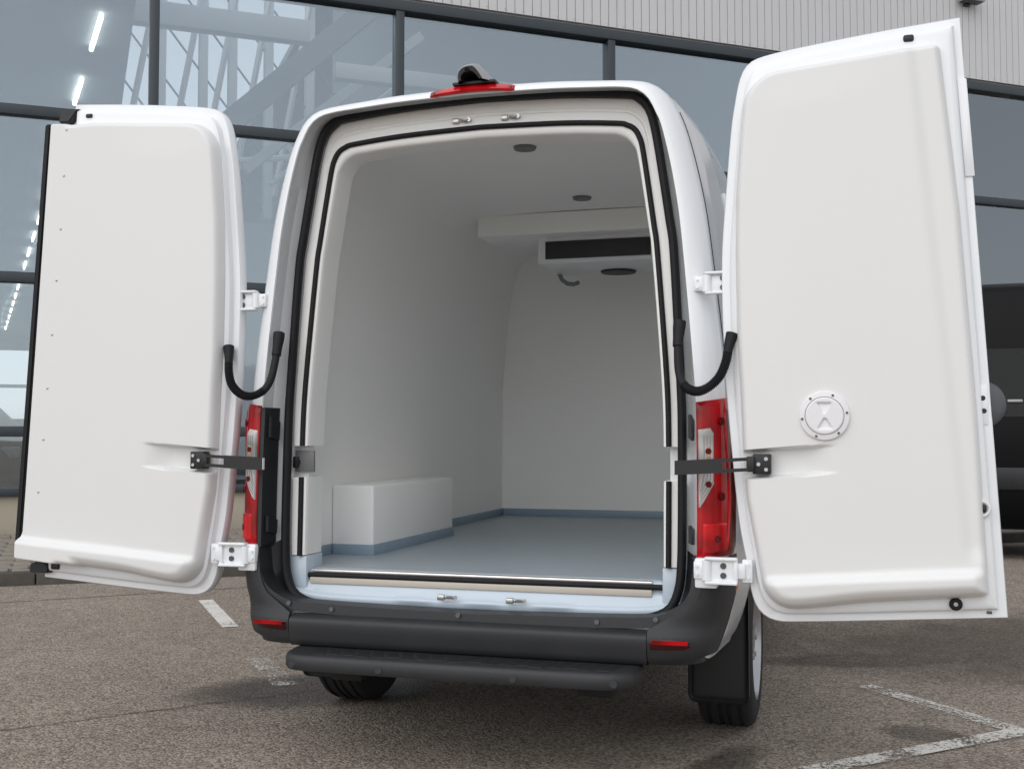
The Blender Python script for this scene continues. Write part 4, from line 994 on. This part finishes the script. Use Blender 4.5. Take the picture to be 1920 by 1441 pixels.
# ---- hinges, check straps, cable sleeves on both sides
for sg, D in ((1, dR), (-1, dL)):
    def X(x): return sg * x
    for z, low in ((1.772, False), (.772, True)):
        h_ = .031 if not low else .036
        bm = bmesh.new()
        y0 = -.128 + ly(z) if not low else -.146
        # body plate, knuckle, arm, door tab
        add_box(bm, X(.848), X(.888), y0 - .010, y0 + .03, z - h_ * .85, z + h_ * .85, .005)
        for dz in (-.014, .014): add_cyl(bm, (X(.860), y0 - .012, z + dz), (0, -1, 0), .005, .006, 10)
        add_cyl(bm, (X(.893), y0 - .004, z), (0, 0, 1), .017, h_ * 1.9, 20)
        Mx = Matrix.Translation((X(.944), y0 - .004, z)) @ Matrix.Rotation(sg * rad(-4), 4, 'Z')
        add_box(bm, -.052, .052, -.004, .012, -h_ * 1.2, h_ * 1.2, .003, 2, Mx)
        add_box(bm, -.056, .056, -.024, .010, h_ * .98, h_ * 1.3, .004, 2, Mx); add_box(bm, -.056, .056, -.024, .010, -h_ * 1.3, -h_ * .98, .004, 2, Mx)
        add_box(bm, X(.985), X(1.000), y0 - .022, y0 + .012, z - h_ * 1.2, z + h_ * 1.2, .004)
        add_box(bm, X(.99), X(1.025), y0 - .012, y0 + .010, z - h_ * .75, z + h_ * .75, .005)
        add_box(bm, X(1.012), X(1.048), -.148, -.125, z - h_ * 1.1, z + h_ * 1.1, .005)
        for dz in (-.022, .022): add_cyl(bm, (X(1.034), -.150, z + dz), (0, -1, 0), .005, .006, 10)
        bm_obj('hinge', bm, M['paint'], D, 40)
        for dz in (-.0165, .0165): cyl('hinge_bolt', (X(.950), y0 - .010, z + dz), (0, -1, 0), .0105, .006, M['bolt'], D, 16)
        if low:
            box('hinge_mount', (X(.850), X(.928), -.148, -.06, .708, .812), M['paint'], van, .008)
    # check strap with its bracket on the panel
    z0 = 1.138
    bk = box('strap_bracket', (X(1.055), X(1.115), -.196, -.150, z0 - .034, z0 + .034), M['black_plastic'], D, .004)
    add = bmesh.new()
    for dx, dz in ((1.075, 0.0), (1.100, .018), (1.100, -.018)): add_cyl(add, (X(dx), -.198, z0 + dz), (0, -1, 0), .0065, .006, 12)
    bm_obj('bracket_rivets', add, M['steel'], D, 40)
    box('strap_fork', (X(1.035), X(1.062), -.205, -.175, z0 - .026, z0 + .026), M['black_plastic'], D, .004)
    bm = bmesh.new(); zs_ = lambda x: z0 - (1.05 - x) * .055 * (1 if sg > 0 else .8)
    x_end = .792
    for a_, b_, hh in ((x_end, .955, (-.0245, .0245)), (.955, 1.055, (.012, .0235)), (.955, 1.055, (-.0235, -.012))):
        xs = [a_ + (b_ - a_) * k / 6 for k in range(7)]; lo = []
        for x in xs:
            y = -.198 - .012 * math.sin(math.pi * (x - x_end) / (1.055 - x_end)); zc = zs_(x)
            lo.append([Vector((X(x), y - .005, zc + hh[0])), Vector((X(x), y - .005, zc + hh[1])), Vector((X(x), y + .005, zc + hh[1])), Vector((X(x), y + .005, zc + hh[0]))])
        loft(bm, lo, True, True, True)
    bm_obj('check_strap', bm, M['black_plastic'], D, 40)
    box('strap_tip', (X(x_end - .0015), X(x_end), -.205, -.191, zs_(x_end) - .022, zs_(x_end) + .022), M['white_plastic'], D, 0)
    # corrugated cable sleeve
    cp = [(.985, -.135, 1.585), (.975, -.150, 1.545), (.966, -.165, 1.49), (.948, -.178, 1.442), (.918, -.185, 1.408), (.88, -.182, 1.388), (.845, -.170, 1.392), (.815, -.150, 1.415), (.799, -.130, 1.458), (.793, -.112, 1.52), (.792, -.095, 1.58), (.795, -.075, 1.64)]
    P = catmull([Vector((X(a_), b_, c_)) for a_, b_, c_ in cp], 22); n = len(P); rr = []
    for i in range(n):
        f = i / (n - 1)
        if f < .13: r_ = .0155 + .007 * (1 - f / .13)
        elif f > .62: r_ = .0148 + (.004 if f > .86 else 0) + .004 * sstep(.9, .97, f)
        else: r_ = .0155 + (.0018 if i % 3 == 0 else -.0016 if i % 3 == 1 else 0)
        rr.append(r_)
    bm = bmesh.new(); add_tube(bm, P, rr, 14); bm_obj('cable_sleeve', bm, M['rubber'], D, 30)

# ================================================================== OTHER VEHICLES
def dark_van(name, label, loc, rotz):
    v = thing(name, label, 'van', None, loc, rotz)     # local +x is its front, origin at mid length on the ground
    hp = [(0, .30), (.80, .30), (.93, .38), (.985, .60), (.995, 1.0), (.985, 1.3), (.93, 1.8), (.865, 2.25), (.80, 2.5), (.74, 2.68), (.62, 2.77), (.3, 2.82), (0, 2.83)]
    h = smooth2(hp, 4); cr = mirror_closed(h)
    def sec_(x):
        zt = interp([(-2.95, .93), (-2.85, .99), (-2.6, 1.0), (1.3, 1.0), (1.6, .95), (2.25, .60), (2.6, .50), (2.85, .40), (2.95, .30)], x); wx = interp([(-2.95, .94), (-2.7, 1), (2.2, 1), (2.8, .93), (2.95, .85)], x); o_ = []
        for p in cr:
            z = .30 + (p.y - .30) * zt
            for yc in (-1.75, 1.85):
                dd = abs(x - yc)
                if dd < .42 and p.y < 1.1: z = max(z, .34 + math.sqrt(.42 ** 2 - dd * dd))
            o_.append(Vector((x, p.x * wx, z)))
        return o_
    bm = bmesh.new(); xs = [-2.95, -2.9, -2.8, -2.6, -2.18, -2.16, -2.1, -1.95, -1.75, -1.55, -1.4, -1.34, -1.32, -.8, 0, .8, 1.3, 1.42, 1.44, 1.5, 1.6, 1.85, 2.1, 2.2, 2.26, 2.28, 2.45, 2.6, 2.75, 2.85, 2.92, 2.95]
    loft(bm, [sec_(x) for x in xs], True, True, True); bm_obj('body', bm, M['blackpaint'], v, 35)
    def sx(z): return half_at(h, z)
    for s_ in (-1, 1):
        for xa, xb in ((-2.5, -1.25), (-1.15, .25), (.35, 1.35)):
            bm = bmesh.new(); q = [Vector((x, s_ * (sx(z) + .004), z)) for x, z in ((xa, 1.42), (xb, 1.42), (xb, 2.1), (xa, 2.1))]
            bm.faces.new([bm.verts.new(p) for p in q]); bmesh.ops.solidify(bm, geom=bm.faces[:], thickness=.006); bm_obj('side_window', bm, M['darkglass'], v)
        bm = bmesh.new(); add_box(bm, -1.28, 1.38, s_ * .985, s_ * 1.012, .70, .92, .01); bm_obj('side_trim', bm, M['black_plastic'], v, 40)
        bm = bmesh.new(); add_box(bm, -2.75, -2.22, s_ * .985, s_ * 1.012, .70, .92, .01); bm_obj('side_trim', bm, M['black_plastic'], v, 40)
        for x in (-2.35, -.95, .35): 
            bm = bmesh.new(); bmesh.ops.create_uvsphere(bm, u_segments=14, v_segments=8, radius=1); bmesh.ops.transform(bm, verts=bm.verts[:], matrix=Matrix.Translation((x, s_ * 1.012, .80)) @ Matrix.Diagonal((.045, .012, .025, 1))); bm_obj('side_marker', bm, M['orange'], v, 60)
        bm = bmesh.new(); add_box(bm, -.78, -.64, s_ * .96, s_ * .990, 1.56, 1.59, .008); bm_obj('door_handle', bm, M['silver'], v, 40)
        bm = bmesh.new(); add_box(bm, 1.35, 1.45, s_ * 1.02, s_ * 1.25, 1.45, 1.85, .03); bm_obj('mirror', bm, M['black_plastic'], v, 40)
        bm = bmesh.new(); add_box(bm, 2.62, 2.90, s_ * .62, s_ * .88, .88, 1.04, .03); bm_obj('headlamp', bm, M['clear'], v, 40)
        bm = bmesh.new(); add_box(bm, -2.965, -2.90, s_ * .82, s_ * .93, .8, 1.4, .015); bm_obj('tail_lamp', bm, M['red'], v, 40)
        for x in (-1.75, 1.85):
            n = 36; bm = bmesh.new(); lp = []
            for q, u in ((.20, .09), (.30, .105), (.335, .09), (.345, .05), (.345, -.05), (.335, -.09), (.28, -.105)):
                lp.append([Vector((x + q * math.cos(2 * math.pi * k / n), s_ * (.86 + u), .345 + q * math.sin(2 * math.pi * k / n))) for k in range(n)])
            loft(bm, lp, True); wh = bm_obj('wheel', bm, M['tyre'], v, 40)
            bm = bmesh.new(); lp = []
            for q, u in ((.205, .09), (.17, .06), (.06, .07), (.01, .075)): lp.append([Vector((x + q * math.cos(2 * math.pi * k / n), s_ * (.86 + u), .345 + q * math.sin(2 * math.pi * k / n))) for k in range(n)])
            loft(bm, lp, True, False, True); bm_obj('rim', bm, M['rim'], wh, 40)
    bm = bmesh.new(); q = [(1.62, -.74, 2.45), (1.62, .74, 2.45), (2.24, .86, 1.74), (2.24, -.86, 1.74)]
    bm.faces.new([bm.verts.new((a_ + .03, b_, c_ + .03)) for a_, b_, c_ in q]); bmesh.ops.solidify(bm, geom=bm.faces[:], thickness=.02); bm_obj('windscreen', bm, M['darkglass'], v)
    return v
dark_van('parked_van', 'black van parked behind the right door by the facade', (3.70, 8.95, 0), rad(-4.5))
sv = dark_van('parked_van', 'dark van standing inside the showroom behind the left glass', bw(-2.9, 3.4, .05), BROT)
